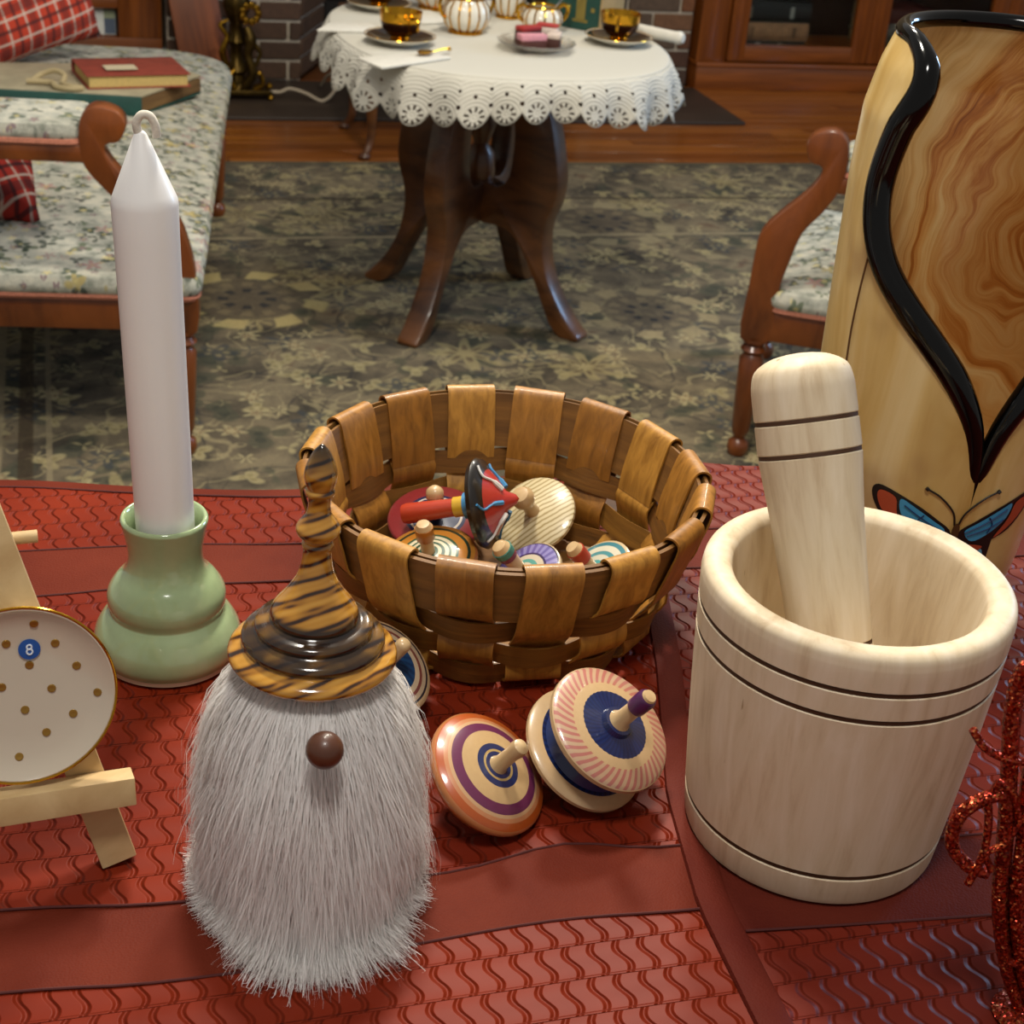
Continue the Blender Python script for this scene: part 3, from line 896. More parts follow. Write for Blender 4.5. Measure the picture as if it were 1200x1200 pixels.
# napkins
nap_m = plain('napkin_linen', '#cfccc2', .9, var=.05, vscale=60)
def napkin(label, loc, rz, pts, t=.005, lift=0.):
    o = ob('napkin', prism(pts, t, 'z', t*.35), nap_m, None, (loc[0], loc[1], CZ+t/2+.0004), (0, 0, rz))
    tag(o, label, 'napkin', 'napkins on the tea table')
    return o
napkin('folded white napkin under the small gilt spoon', (.62, 2.915), .55, [(-.085, -.04), (.10, -.035), (.09, .03), (-.07, .045)])
napkin('pointed white napkin poking past the lace cloth towards the chaise', (.565, 3.20), .35, [(-.075, -.012), (.05, -.055), (.075, .03), (.0, .06)])
napkin('flat white napkin laid between the teapot and the sugar bowl', (.745, 3.335), .2, [(-.05, -.07), (.045, -.06), (.055, .06), (-.04, .08)])
rn = thing('rolled_napkin', 'rolled white napkin at the table edge beside the teacup', 'napkin', (1.195, 3.205, CZ), (0, 0, -.85))
ob('roll', lathe([(0, -.06), (.010, -.058), (.013, -.05), (.012, .04), (.014, .052), (.009, .06), (0, .061)], 18), nap_m, rn, (.055, 0, .0145), (0, PI/2, 0))
ob('loose_end', prism([(-.03, -.02), (.02, -.022), (.04, .0), (.02, .022), (-.03, .02)], .004, 'z', .001), nap_m, rn, (-.03, .0, .0025))
# cake plate
gl = NT('cut_glass', .05, 0, .5, 0, '#e6e2da'); gl.set('Transmission Weight', .85); gl.set('IOR', 1.4); gl = gl.m
cp_ = thing('cake_plate', 'scalloped cut glass cake plate in the middle of the table front', 'plate', (.925, 3.045, CZ))
ob('dish', lathe([(0, 0), (.040, 0), (.045, .004), (.064, .010), (.078, .016), (.0785, .019), (.075, .019), (.06, .013), (.042, .008), (0, .008)], 72, 18, .05), gl, cp_)
ob('foot_ring', tube([(.042*math.cos(a), .042*math.sin(a), .0035) for a in np.linspace(0, 2*PI, 32, endpoint=False)], .0033, 6, True), gl, cp_)
def cake(label, loc, rz, layers, L=.05, Wd=.028):
    o = thing('cake_slice', label, 'cake', loc, (0, 0, rz), 'cake slices on the glass plate')
    z_ = 0
    for nm, h, c in layers:
        ob(nm, prism([(-L/2, -Wd/2), (L/2, -Wd*.35), (L/2, Wd*.35), (-L/2, Wd/2)], h, 'z', .0018), plain('cake_'+c, c, .7, var=.12, vscale=150), o, (0, 0, z_+h/2))
        z_ += h
px, py, pz = .925, 3.045, CZ+.0085
cake('pink iced cake slice over chocolate sponge on the glass plate', (px-.018, py-.028, pz), .15, [('sponge', .016, '#4a2014'), ('icing', .012, '#c98a94')], .058, .03)
cake('chocolate cake slice with cream on the glass plate', (px+.034, py-.014, pz), 1.1, [('sponge', .020, '#3d1a10'), ('cream', .009, '#c9b8ac')], .044)
cake('dark chocolate slice with red jam topping', (px-.012, py+.018, pz), .4, [('sponge', .026, '#40190f'), ('jam', .009, '#9a2420')], .052)
cake('cream topped slice with red berry glaze', (px+.030, py+.030, pz), -.5, [('sponge', .018, '#5a2a1c'), ('cream', .014, '#d3c2b8'), ('glaze', .006, '#a0302c')], .044)

# ---- stool behind the table with a green box
stl = thing('footstool', 'dark cabriole legged stool standing behind the tea table', 'stool', (1.15, 4.61, .001))
ob('seat_board', box(.66, .40, .05, .01, (0, 0, .355)), walnut, stl)
for sx in (-1, 1):
    for sy in (-1, 1):
        P = catmull([(sx*.27, sy*.14, .335), (sx*.30, sy*.17, .27), (sx*.285, sy*.16, .16), (sx*.282, sy*.155, .06), (sx*.30, sy*.172, .012)], 6)
        ob('leg', tube(P, np.interp(np.linspace(0, 1, len(P)), [0, .25, .6, .85, 1], [.028, .026, .015, .012, .011]), 10), walnut, stl)
        ob('foot', lathe([(0, 0), (.016, .001), (.019, .009), (.014, .018), (0, .022)], 14), walnut, stl, (sx*.303, sy*.175, 0))
gb = thing('green_box', 'dark green box with gilt emblem and tan end at the back of the tea table', 'box', (1.115, 3.225, CZ), (0, 0, math.radians(45)))
gm = plain('green_cloth', '#123f36', .55, var=.15, vscale=30)
ob('body', box(.115, .130, .15, .003, (.0575, .065, .0755)), gm, gb)
ob('end_panel', box(.111, .004, .146, .001, (.0575, -.0015, .0755)), plain('tan_card', '#a58a5c', .8, var=.1), gb)
em = plain('gilt_print', '#8a7a3c', .45, .3)
for y, z_, w_, h_ in ((.045, .045, .022, .050), (.045, .071, .036, .006), (.045, .020, .036, .006), (.016, .045, .009, .009), (.074, .045, .009, .009)):
    ob('emblem', box(.001, w_, h_, 0, (-.0006, y, z_)), em, gb)

# ================================================================== THE NEAR TABLE AND ITS RED CLOTHS
ZL = TZ-.0015
dt = thing('display_table', 'plain wooden display table under the red cloths', 'table', (.22, .47, .001))
dark_oak = wood('dark_oak', '#3a2212', '#5c3a1e', (3, 30, 30), .5)
ob('table_top', box(1.9, .95, .03, .004, (0, 0, .7285)), dark_oak, dt)
for sx in (-1, 1):
    for sy in (-1, 1):
        ob('leg', box(.06, .06, .715, .004, (sx*.88, sy*.41, .3575)), dark_oak, dt)
def embossed(name, c0, c1):
    t = NT(name, .5, 0, .16)
    v = t.coord()
    x, y, z = t.sep(t.vmath('ADD', v, t.vmath('MULTIPLY', t.noisecol(v, 5), (.006, .006, 0))))
    row = t.math('DIVIDE', y, .0205)
    fy = t.math('FRACT', row)
    ri = t.math('FLOOR', row)
    swing = t.math('MULTIPLY', t.math('SINE', t.math('MULTIPLY', fy, 2*PI)), -.17)
    u = t.math('ADD', t.math('ADD', t.math('DIVIDE', x, .0122), t.math('MULTIPLY', ri, .5)), swing)
    fu = t.math('FRACT', u)
    # pillowy cells split by an S-shaped groove, each row ending in a low ridge
    groove = t.math('MULTIPLY', t.step(fu, 0., .16), t.math('SUBTRACT', 1., t.step(fu, .80, .98)))
    ridge = t.math('SUBTRACT', 1., t.step(t.math('ABSOLUTE', t.math('SUBTRACT', fy, .04)), .015, .05))
    slope = t.math('MULTIPLY', fu, .55)
    hgt = t.math('ADD', t.math('ADD', t.math('MULTIPLY', groove, .6), slope), t.math('MULTIPLY', ridge, .35))
    t.bump(hgt, 1., .0030)
    t.set('Base Color', t.ramp(t.noise(v, 9, 4), [(.3, c0), (.7, c1)]))
    return t.m
def leather(name, c0, c1):
    t = NT(name, .65, 0, .1)
    v = t.coord()
    f = t.noise(v, 14, 5)
    t.set('Base Color', t.ramp(f, [(.3, c0), (.7, c1)]))
    vo = t.n('ShaderNodeTexVoronoi'); t.put(vo.inputs['Vector'], v); vo.inputs['Scale'].default_value = 900
    t.bump(vo.outputs[0], .35, .0006)
    return t.m
emb_l = embossed('embossed_red', '#681b09', '#7f270e')
pln_l = leather('plain_red', '#581c0e', '#692716')
emb_r = embossed('embossed_rose', '#5f1a0f', '#742413')
pln_r = leather('plain_rose', '#541b13', '#632619')
seam_m = plain('seam_thread', '#4a120d', .8)
def curve_of(pts):
    P = np.array(pts, float)
    return lambda x: np.interp(x, P[:, 0], P[:, 1])
def smooth_curve(pts):
    C_ = np.array(catmull(pts, 8))
    return curve_of(C_)
def ripple(x, y):
    return .0005*math.sin(x*23+y*9)+.0004*math.sin(y*31-x*14)
def sheet(name, f_lo, f_hi, x_lo, x_hi, z, m, parent, t=.0012, nx=46, ny=14):
    """one strip of cloth between two boundary lines y(x); x_lo / x_hi may depend on y"""
    top, v, f = [], [], []
    for j in range(ny+1):
        for i in range(nx+1):
            s, q = i/nx, j/ny
            x = x_hi if not callable(x_hi) else x_hi(.55)
            xl = x_lo if not callable(x_lo) else None
            y_mid = .7
            xx = (xl if xl is not None else x_lo(y_mid))*(1-s)+x*s
            y = float(f_lo(xx))*(1-q)+float(f_hi(xx))*q
            if callable(x_lo): xx = x_lo(y)*(1-s)+x*s
            y = float(f_lo(xx))*(1-q)+float(f_hi(xx))*q
            zz = z-max(0, y-.945)*.06+min(0, ripple(xx, y))
            v.append((xx, y, zz))
    n = len(v)
    v += [(a, b, c-t) for a, b, c in v]
    W_ = nx+1
    for j in range(ny):
        for i in range(nx):
            q = (j*W_+i, j*W_+i+1, (j+1)*W_+i+1, (j+1)*W_+i)
            f.append(q); f.append(tuple(k+n for k in q)[::-1])
    rim = [i for i in range(W_)]+[j*W_+nx for j in range(1, ny+1)]+[ny*W_+i for i in range(nx-1, -1, -1)]+[j*W_ for j in range(ny-1, 0, -1)]
    for a, b in zip(rim, rim[1:]+rim[:1]): f.append((a, a+n, b+n, b))
    return ob(name, (v, f), m, parent)
def seam(fn, x0, x1, z, parent, r=.0007, dy=0.):
    xs = np.linspace(x0, x1, 60)
    return ob('seam', tube([(x, float(fn(x))+dy, z-max(0, float(fn(x))-.945)*.06) for x in xs], r, 6), seam_m, parent)
lcl = thing('red_cloth', 'brick red embossed cloth under the gnome, candle and basket', 'cloth', (0, 0, 0))
b0 = smooth_curve([(-.62, 1.03), (-.2, 1.005), (-.057, .993), (.032, .971), (.138, .951), (.26, .953), (.36, .956)])
b0h = lambda x: b0(x)-.012
b1 = smooth_curve([(-.62, .90), (-.2, .889), (-.034, .886), (.05, .883), (.129, .874), (.25, .872), (.36, .868)])
b2 = smooth_curve([(-.62, .84), (-.2, .834), (-.034, .830), (.03, .833), (.117, .828), (.25, .826), (.36, .822)])
b3 = smooth_curve([(-.62, .575), (-.2, .565), (-.049, .559), (.017, .551), (.09, .548), (.16, .548), (.217, .558), (.268, .547), (.36, .55)])
b4 = smooth_curve([(-.62, .52), (-.2, .512), (-.048, .508), (.015, .502), (.097, .502), (.194, .507), (.266, .502), (.36, .50)])
b5 = smooth_curve([(-.62, .06), (.36, .06)])
sheet('hem', b0h, b0, -.62, .345, ZL+.0003, pln_l, lcl, ny=3)
sheet('embossed_panel', b1, b0h, -.62, .345, ZL, emb_l, lcl)
sheet('plain_band', b2, b1, -.62, .345, ZL+.0002, pln_l, lcl, ny=6)
sheet('embossed_panel', b3, b2, -.62, .345, ZL, emb_l, lcl, ny=30)
sheet('plain_band', b4, b3, -.62, .345, ZL+.0002, pln_l, lcl, ny=6)
sheet('embossed_panel', b5, b4, -.62, .345, ZL, emb_l, lcl, ny=30)
for fn, dy in ((b0h, 0), (b1, 0), (b2, 0), (b3, 0), (b4, 0)): seam(fn, -.62, .345 if fn in (b0h, b1, b2) else (.279 if fn is b3 else .271), ZL+.0003, lcl)
rcl = thing('rose_cloth', 'rose red embossed cloth overlapping the other under the wooden mortar', 'cloth', (0, 0, 0))
edge = lambda y: float(np.interp(y, [.06, .429, .504, .585, .70, .96], [.285, .266, .268, .282, .318, .385]))
edge2 = lambda y: edge(y)+.016
r0 = smooth_curve([(.2, .975), (.40, .966), (.452, .958), (.495, .945), (.7, .93), (1.1, .92)])
r1 = smooth_curve([(.2, .815), (.383, .806), (.617, .791), (1.1, .78)])
r1b = lambda x: r1(x)+.052
r3 = smooth_curve([(.2, .548), (.28, .540), (.415, .527), (1.1, .50)])
r4 = smooth_curve([(.2, .492), (.28, .483), (.415, .470), (.6, .455), (1.1, .43)])
r5 = smooth_curve([(.2, .06), (1.1, .06)])
XR = 1.1
sheet('embossed_panel', r1b, r0, edge2, XR, TZ-.0002, emb_r, rcl)
sheet('plain_band', r1, r1b, edge2, XR, TZ, pln_r, rcl, ny=6)
sheet('embossed_panel', r3, r1, edge2, XR, TZ-.0002, emb_r, rcl, ny=26)
sheet('plain_band', r4, r3, edge2, XR, TZ, pln_r, rcl, ny=6)
sheet('embossed_panel', r5, r4, edge2, XR, TZ-.0002, emb_r, rcl, ny=26)
for fn in (r1, r1b, r3, r4): seam(fn, .33 if fn in (r1, r1b) else .284, XR, TZ+.0002, rcl)
# side hem of the rose cloth
hv, hf = [], []
ys = np.linspace(.06, .972, 70)
for y in ys:
    e = edge(y)
    hv += [(e, y, ZL+.0001), (e+.0006, y, TZ+.0008), (e+.004, y, TZ+.0012), (e+.0150, y, TZ+.0008), (e+.0166, y, TZ-.0004)]
for i in range(len(ys)-1):
    for k in range(4): hf.append((i*5+k, i*5+k+1, (i+1)*5+k+1, (i+1)*5+k))
ob('side_hem', (hv, hf), pln_r, rcl)

# ================================================================== THE BASKET
BX, BY = .243, .787
splint = [wood('splint_%d' % i, a, b, (46, 46, 5), .5, .12, 4., .25, .75, .3) for i, (a, b) in enumerate((('#7a4f14', '#b98032'), ('#6e4612', '#a66f26'), ('#87591a', '#c8923c')))]
weave_m = [wood('weaver_%d' % i, a, b, (7, 7, 90), .55, .08, 4., .25, .75, .3) for i, (a, b) in enumerate((('#5a3a12', '#87591f'), ('#664314', '#8f6222')))]
hoop_m = wood('hoop', '#5e3c14', '#8a5e24', (4, 4, 40), .6, 0, 3., .3, .7, .2)
bk = thing('woven_basket', 'round woven splint basket holding spinning tops', 'basket', (BX, BY, ZL-.0012))
NSK = 16
RB, RT, HB_ = .090, .1185, .090
wr = lambda z: RB+(RT-RB)*(z/HB_)**.85
rows_z = (.047, .0285, .0105)
A = .0042
def stake(k):
    th = 2*PI*k/NSK+math.radians(-3)
    sgn = 1 if k % 2 else -1
    c, s = math.cos(th), math.sin(th)
    prof = [(RB-.030, .0022), (RB-.012, .0022), (RB-.004, .0040)]
    for j, z in list(enumerate(rows_z))[::-1]:
        off = A*sgn*(1 if j % 2 else -1)
        prof.append((wr(z)+off, z))
    prof += [(wr(.060)+.0052, .060), (wr(.075)+.0058, .075), (wr(HB_)+.0056, .0895), (wr(HB_)+.0030, .0945), (wr(HB_)-.0022, .0950), (wr(HB_)-.0056, .0905), (wr(.075)-.0060, .075), (wr(.062)-.0056, .062), (wr(.052)-.0042, .050)]
    P = catmull([(r_, z_) for r_, z_ in prof], 4)
    n = len(P)
    path, side, nr = [], [], []
    for i, (r_, z_) in enumerate(P):
        t = P[min(i+1, n-1)]-P[max(i-1, 0)]
        t = t/np.linalg.norm(t)
        path.append((r_*c, r_*s, z_)); side.append((-s, c, 0)); nr.append((t[1]*c, t[1]*s, -t[0]))
    wd = .0325+.0025*((k*37 % 7)/7-.5)
    return strip(path, side, nr, wd, .0012)
for k in range(NSK):
    ob('stake', stake(k), splint[(k*5) % 3], bk)
def ringstrip(z, h, r_fn, th=.0012, n=192, zwob=0.):
    path, side, nr = [], [], []
    for i in range(n):
        a = 2*PI*i/n
        r_ = r_fn(a)
        path.append((r_*math.cos(a), r_*math.sin(a), z+zwob*math.sin(3*a+z*90)))
        sl = (RT-RB)/HB_*.8
        sd = Vector((math.cos(a)*sl, math.sin(a)*sl, 1)).normalized()
        side.append(sd)
        nr.append(Vector((math.cos(a), math.sin(a), -sl)).normalized())
    return strip(path, side, nr, h, th, True)
for j, z in enumerate(rows_z):
    sg = 1 if j % 2 else -1
    ob('weaver', ringstrip(z, .0155, lambda a: wr(z)-A*sg*-1*math.cos((NSK/2)*(a-math.radians(-3))), zwob=.001), weave_m[j % 2], bk)
ob('rim_hoop', ringstrip(.0745, .036, lambda a: wr(.0745)+.0024, .0022), hoop_m, bk)
ob('rim_hoop', ringstrip(.0745, .036, lambda a: wr(.0745)-.0026, .0022), hoop_m, bk)
for k in range(6):
    for d in (0, 1):
        o_ = -.062+k*.0248
        hl = math.sqrt(max(.0, .088**2-(abs(o_)+.012)**2))
        path = []
        for i in range(25):
            q = -1+2*i/24
            zz = .0042+.0013*math.cos((q*hl/.0248+.5)*PI)*(1 if (k+d) % 2 else -1)
            path.append((q*hl, o_, zz) if d == 0 else (o_, q*hl, zz))
        ob('floor_splint', strip(path, [((0, 1, 0) if d == 0 else (1, 0, 0))]*25, [(0, 0, 1)]*25, .0225, .001), weave_m[(k+d) % 2], bk)

# ================================================================== SPINNING TOPS
def ringmat(name, stops, R, grain='#c8a878', coat=.5, spiral=None):
    """turned paint bands: radius (fraction of R) -> colour"""
    t = NT(name, .3, 0, .5, coat)
    x, y, z = t.sep(t.coord())
    r = t.math('DIVIDE', t.math('SQRT', t.math('ADD', t.math('MULTIPLY', x, x), t.math('MULTIPLY', y, y))), R)
    c = t.ramp(r, stops, 'CONSTANT')
    if spiral:
        phi = t.math('ARCTAN2', y, x)
        for r0, r1, n_, tw, col in spiral:
            zone = t.math('MULTIPLY', t.math('GREATER_THAN', r, r0), t.math('LESS_THAN', r, r1))
            s = t.step(t.math('SINE', t.math('ADD', t.math('MULTIPLY', phi, float(n_)), t.math('MULTIPLY', r, tw))), -.3, .4)
            c = t.mix(t.math('MULTIPLY', zone, t.math('MULTIPLY', s, .8)), c, col)
    g = t.noise(t.map(t.coord(), (60, 60, 200)), 6, 3)
    c = t.mix(.25, c, t.ramp(g, [(.3, '#707070'), (.7, '#8f8f8f')]), 'OVERLAY')
    t.set('Base Color', c)
    return t.m
pale = wood('pale_turned', '#b8966a', '#d2b78a', (40, 40, 8), .35, .4, 2.)
def spin_top(label, c, n, R, disc_mat, prof=None, peg=None, roll=0., second=None, group='spinning tops'):
    q = Vector(n).to_track_quat('Z', 'Y')
    o = thing('spinning_top', label, 'spinning top', c, group=group)
    o.rotation_mode = 'QUATERNION'
    o.rotation_quaternion = q
    prof = prof or [(0, -.62*R), (.05*R, -.6*R), (.10*R, -.45*R), (.45*R, -.33*R), (.9*R, -.14*R), (R, -.06*R), (R, .03*R), (.95*R, .07*R), (.5*R, .13*R), (.2*R, .2*R), (0, .21*R)]
    ob('disc', lathe(prof, 56), disc_mat, o)
    for nm, pr, m in (peg or []):
        ob(nm, lathe(pr, 20), m, o)
    for nm, pr, m in (second or []):
        ob(nm, lathe(pr, 56), m, o)
    return o
def pegprof(z0, r0, z1, r1, cap=True):
    p = [(0, z0), (r0, z0), (r1, z1)]
    return p+([(r1*.9, z1+r1*.35), (r1*.5, z1+r1*.62), (0, z1+r1*.7)] if cap else [(0, z1)])
# orange and purple top leaning on the gnome's beard
R1 = .034
m1 = ringmat('orange_rings', [(0, '#27305c'), (.22, '#b89a62'), (.26, '#27305c'), (.36, '#c7a878'), (.60, '#6b2c50'), (.75, '#caa478'), (.80, '#c8885a'), (.86, '#b9571f'), (.965, '#c07a48')], R1)
spin_top('orange rimmed spinning top with purple ring and navy centre leaning on the beard', (.1854, .5907, .7713), (.438, -.380, .815), R1, m1,
         [(0, -.019), (.003, -.018), (.006, -.014), (.02, -.012), (.031, -.006), (R1, -.001), (R1, .001), (.0325, .003), (.02, .0075), (.010, .0095), (.0075, .0095), (0, .0095)],
         [('peg', [(0, .009), (.0055, .009), (.0042, .012), (.0040, .022), (.0047, .0265), (.0042, .029), (.002, .0305), (0, .031)], pale)])
# double disc pink and blue top
R2 = .035
m2 = ringmat('pink_swirl', [(0, '#c9ad80'), (.16, '#15275a'), (.54, '#c9ac80'), (.72, '#c6a684'), (.985, '#c9ac80')], R2, spiral=[(.70, .985, 44, 30., '#b8615e'), (.17, .55, 40, 24., '#0d1c48')])
m2b = ringmat('navy_waist', [(0, '#13265a'), (.80, '#c9ac80')], R2, spiral=[(.3, .80, 50, 20., '#0b1838')])
navy = plain('navy_paint', '#14265a', .35, 0, .5, .4)
purple = plain('purple_paint', '#4a1c4c', .35, 0, .5, .4)
cen, nn = Vector((.2489, .5942, .7885)), Vector((.356, -.432, .829)).normalized()
spin_top('double disc spinning top with pink swirled rim, blue centre and purple tipped peg', cen, nn, R2, m2,
         [(0, -.006), (.024, -.006), (.032, -.0045), (R2, -.001), (R2, .0015), (.033, .0035), (.018, .0060), (.009, .0072), (.008, .010), (0, .0105)],
         [('peg', [(0, .010), (.0062, .010), (.0045, .0135), (.0042, .024), (0, .0245)], pale), ('peg_tip', [(.0043, .0235), (.0052, .0245), (.0054, .034), (.0045, .0355), (0, .0358)], purple), ('peg_end', [(0, .0355), (.0040, .0357), (.0034, .0370), (0, .0374)], pale)],
         second=[('waist', [(0, -.020), (.027, -.020), (.0225, -.013), (.0245, -.006), (0, -.006)], navy),
                 ('lower_disc', [(0, -.043), (.003, -.042), (.006, -.036), (.020, -.032), (.032, -.027), (R2, -.0235), (R2, -.0215), (.0335, -.020), (.026, -.0185), (0, -.0185)], m2b)])
# blue centred double top half hidden behind the beard
R3 = .030
m3 = ringmat('blue_rings', [(0, '#c9ac80'), (.2, '#1d4a78'), (.62, '#d2c0a0'), (.72, '#8a4a42'), (.78, '#c9b494'), (.86, '#2a2433'), (.90, '#c9ac80')], R3, spiral=[(.2, .62, 24, 18., '#12335c')])
spin_top('blue centred double disc spinning top half hidden behind the white beard', (.1478, .6782, .7806), (.394, -.393, .831), R3, m3,
         [(0, -.005), (.022, -.005), (.028, -.0035), (R3, -.001), (R3, .001), (.028, .003), (.012, .005), (0, .0055)],
         [('peg', pegprof(.005, .004, .024, .0042), pale)],
         second=[('waist', [(0, -.016), (.022, -.016), (.019, -.011), (.020, -.005), (0, -.005)], plain('black_paint', '#17131a', .35, 0, .5, .4)),
                 ('lower_disc', [(0, -.036), (.003, -.034), (.018, -.026), (R3, -.019), (R3, -.017), (.022, -.015), (0, -.015)], pale)])
# ---- tops lying in the basket
G = 'spinning tops in the basket'
redp = plain('red_paint', '#b03a22', .35, 0, .5, .4)
mr = ringmat('red_blue', [(0, '#1c2750'), (.52, '#c9c0b4'), (.57, '#1c2750'), (.64, '#8a2a2c'), (.97, '#6f2224')], .031)
spin_top('red spinning top with navy centre and navy peg in the basket', (.2159, .8474, .7752), (-.124, -.243, .962), .031, mr, None,
         [('peg', pegprof(.005, .0045, .018, .0045, False), navy), ('peg_tip', [(.0045, .0175), (.0058, .020), (.0056, .025), (.003, .028), (0, .0285)], pale)], group=G)
ms = ringmat('green_orange_rings', [(0, '#c9c0a0'), (.14, '#1d4a30'), (.2, '#c9c0a0'), (.27, '#1d4a30'), (.34, '#cfc6a8'), (.42, '#24523a'), (.47, '#cfc6a8'), (.56, '#24523a'), (.62, '#b8782a'), (.80, '#1f3324'), (.86, '#b87a30'), (.95, '#9a5a30')], .030)
spin_top('striped green, white and orange spinning top in the basket front', (.2023, .8020, .7732), (-.235, -.16, .952), .030, ms, None,
         [('peg', pegprof(.005, .0042, .016, .0042, False), pale), ('peg_tip', [(.0042, .0155), (.0058, .0175), (.0058, .026), (0, .0262)], plain('orange_paint', '#b0701e', .35, 0, .5, .4)), ('peg_end', [(0, .026), (.0055, .0262), (.004, .029), (0, .0295)], pale)], group=G)
t = NT('striped_ash', .35, 0, .5, .4)
f = t.wave(t.map(t.coord(), (1, 1, 1), (0, 0, 0), (0, 0, .5)), 95, 1.2, 1, 2.)
t.set('Base Color', t.ramp(f, [(0., '#a08a58'), (.35, '#d3c297'), (1, '#dbcda6')]))
spin_top('unpainted pale wood spinning top with plain peg in the basket', (.2844, .8503, .7728), (-.533, -.375, .759), .0275, t.m, None,
         [('peg', pegprof(.004, .0052, .014, .0042, False), pale), ('peg_tip', [(.0042, .0135), (.0048, .016), (.0075, .021), (.0078, .025), (.0055, .029), (0, .0305)], pale)], group=G)
mp = ringmat('purple_star', [(0, '#c9bfa8'), (.30, '#5fa095'), (.42, '#c9bfa8'), (.58, '#3a2a58'), (.64, '#8d84b8'), (.93, '#2b2044'), (.97, '#c9b48a')], .025, spiral=[(.64, .93, 26, 0., '#5a4c92')])
tealp = plain('teal_paint', '#3f8378', .35, 0, .5, .4)
spin_top('purple rimmed spinning top with teal and red banded peg in the basket', (.2583, .7789, .7697), (-.62, -.10, .77), .025, mp, None,
         [('peg', pegprof(.004, .0042, .021, .0052, False), pale), ('peg_band', [(0, .0205), (.0058, .0208), (.0062, .0245), (0, .0246)], plain('maroon_paint', '#7a2c2c', .35, 0, .5, .4)), ('peg_tip', [(0, .0245), (.0064, .0246), (.0066, .029), (0, .0292)], tealp), ('peg_end', [(0, .0291), (.006, .0292), (.0045, .0325), (0, .034)], pale)], group=G)
mt = ringmat('teal_white', [(0, '#4d9a98'), (.3, '#c9c6b4'), (.5, '#4d8f94'), (.62, '#d0cbb8'), (.8, '#3f7f8a'), (.92, '#c9b48a')], .025)
spin_top('teal and white spinning top with red tipped peg by the basket wall', (.3029, .7743, .7707), (-.66, -.05, .75), .025, mt, None,
         [('peg', pegprof(.004, .0042, .016, .0046, False), pale), ('peg_tip', [(0, .0155), (.0056, .0157), (.006, .025), (0, .0253)], redp), ('peg_end', [(0, .0252), (.0055, .0253), (.004, .029), (0, .0295)], pale)], group=G)
# black and red painted top lying on its side, with its long red handle
mb = ringmat('black_red_face', [(0, '#b8332a'), (.72, '#17120f')], .029)
bt = spin_top('black rimmed red spinning top on its side with long red handle in the basket', (.2385, .8189, .8008), (-.84, .40, -.30), .029, mb,
         [(0, -.024), (.003, -.022), (.006, -.016), (.016, -.010), (.022, -.0055), (.0275, -.003), (.029, 0), (.0275, .003), (.018, .005), (0, .006)],
         [('handle', [(0, .018), (.0058, .019), (.0062, .030), (.0068, .050), (.006, .053), (0, .054)], redp), ('handle_band', [(0, .0115), (.0066, .012), (.0066, .0185), (0, .019)], plain('yellow_paint', '#c9a02a', .35, 0, .5, .4)), ('handle_base', [(0, .005), (.008, .0055), (.0085, .0115), (0, .012)], plain('sky_paint', '#3a7fae', .35, 0, .5, .4))], group=G)
wp, bp = plain('white_paint', '#d8d6d0', .4), plain('sky_paint', '#3a7fae', .35)
for k in range(6):
    a = 2*PI*k/6+.3
    P = [(r_*math.cos(a+da), r_*math.sin(a+da), z_) for r_, z_, da in ((.009, -.0155, 0), (.016, -.0110, .05), (.022, -.0066, -.05), (.0275, -.0040, .12))]
    ob('paint_stroke', tube(catmull(P, 4), [.0016]*4+[.0008]*9, 6), wp if k % 2 else bp, bt)

# ================================================================== CANDLE AND HOLDER
glz = NT('celadon_glaze', .12, 0, .5, .7)
f = glz.noise(glz.coord(), 26, 4)
glz.set('Base Color', glz.ramp(f, [(.25, '#8c9f74'), (.6, '#a0b387'), (.8, '#b0c09a')]))
glz = glz.m
ch = thing('candle_holder', 'pale green glazed stacked pottery candle holder', 'candle holder', (.040, .758, ZL))
hp = catmull([(.0385, .0045), (.0408, .010), (.0405, .018), (.0365, .026), (.0325, .0305), (.0315, .0325), (.0328, .038), (.0322, .044), (.0280, .051), (.0232, .056), (.0208, .062), (.0206, .070), (.0222, .080), (.0236, .0865), (.0238, .0885), (.0226, .0900), (.0208, .0885), (.0188, .080), (.0182, .058), (.0180, .0485)], 4)
ob('body', lathe([(0, .004)]+[tuple(p) for p in hp]+[(0, .0475)], 64), glz, ch)
ob('foot', lathe([(0, .0004), (.0360, .0004), (.0385, .0022), (.0388, .0048), (0, .0050)], 64), plain('bare_clay', '#b89a80', .8), ch)
cn = thing('taper_candle', 'white unlit candle standing in the green holder', 'candle', (.0413, .7572, ZL+.0485), (math.radians(-.3), math.radians(-1.5), 0))
wax = NT('wax', .4, 0, .4, .1, '#e9e7e4')
wax = wax.m
cp2 = [(0, .0), (.0150, .0), (.0157, .002), (.0159, .03), (.0163, .20), (.0165, .2165), (.0162, .2195), (.0150, .2225)]
cp2 += [(.0030, .2515), (.0018, .2528), (0, .2532)]
ob('wax_body', lathe(cp2, 48), wax, cn)
wk = catmull([(-.0005, 0, .250), (-.0015, 0, .2565), (.0010, 0, .2605), (.0050, -.0005, .2600), (.0072, -.001, .2555), (.0076, -.001, .2500)], 6)
ob('wick', tube(wk, .0021, 10), plain('wick_cotton', '#cbc3b4', .85, var=.15, vscale=400), cn)

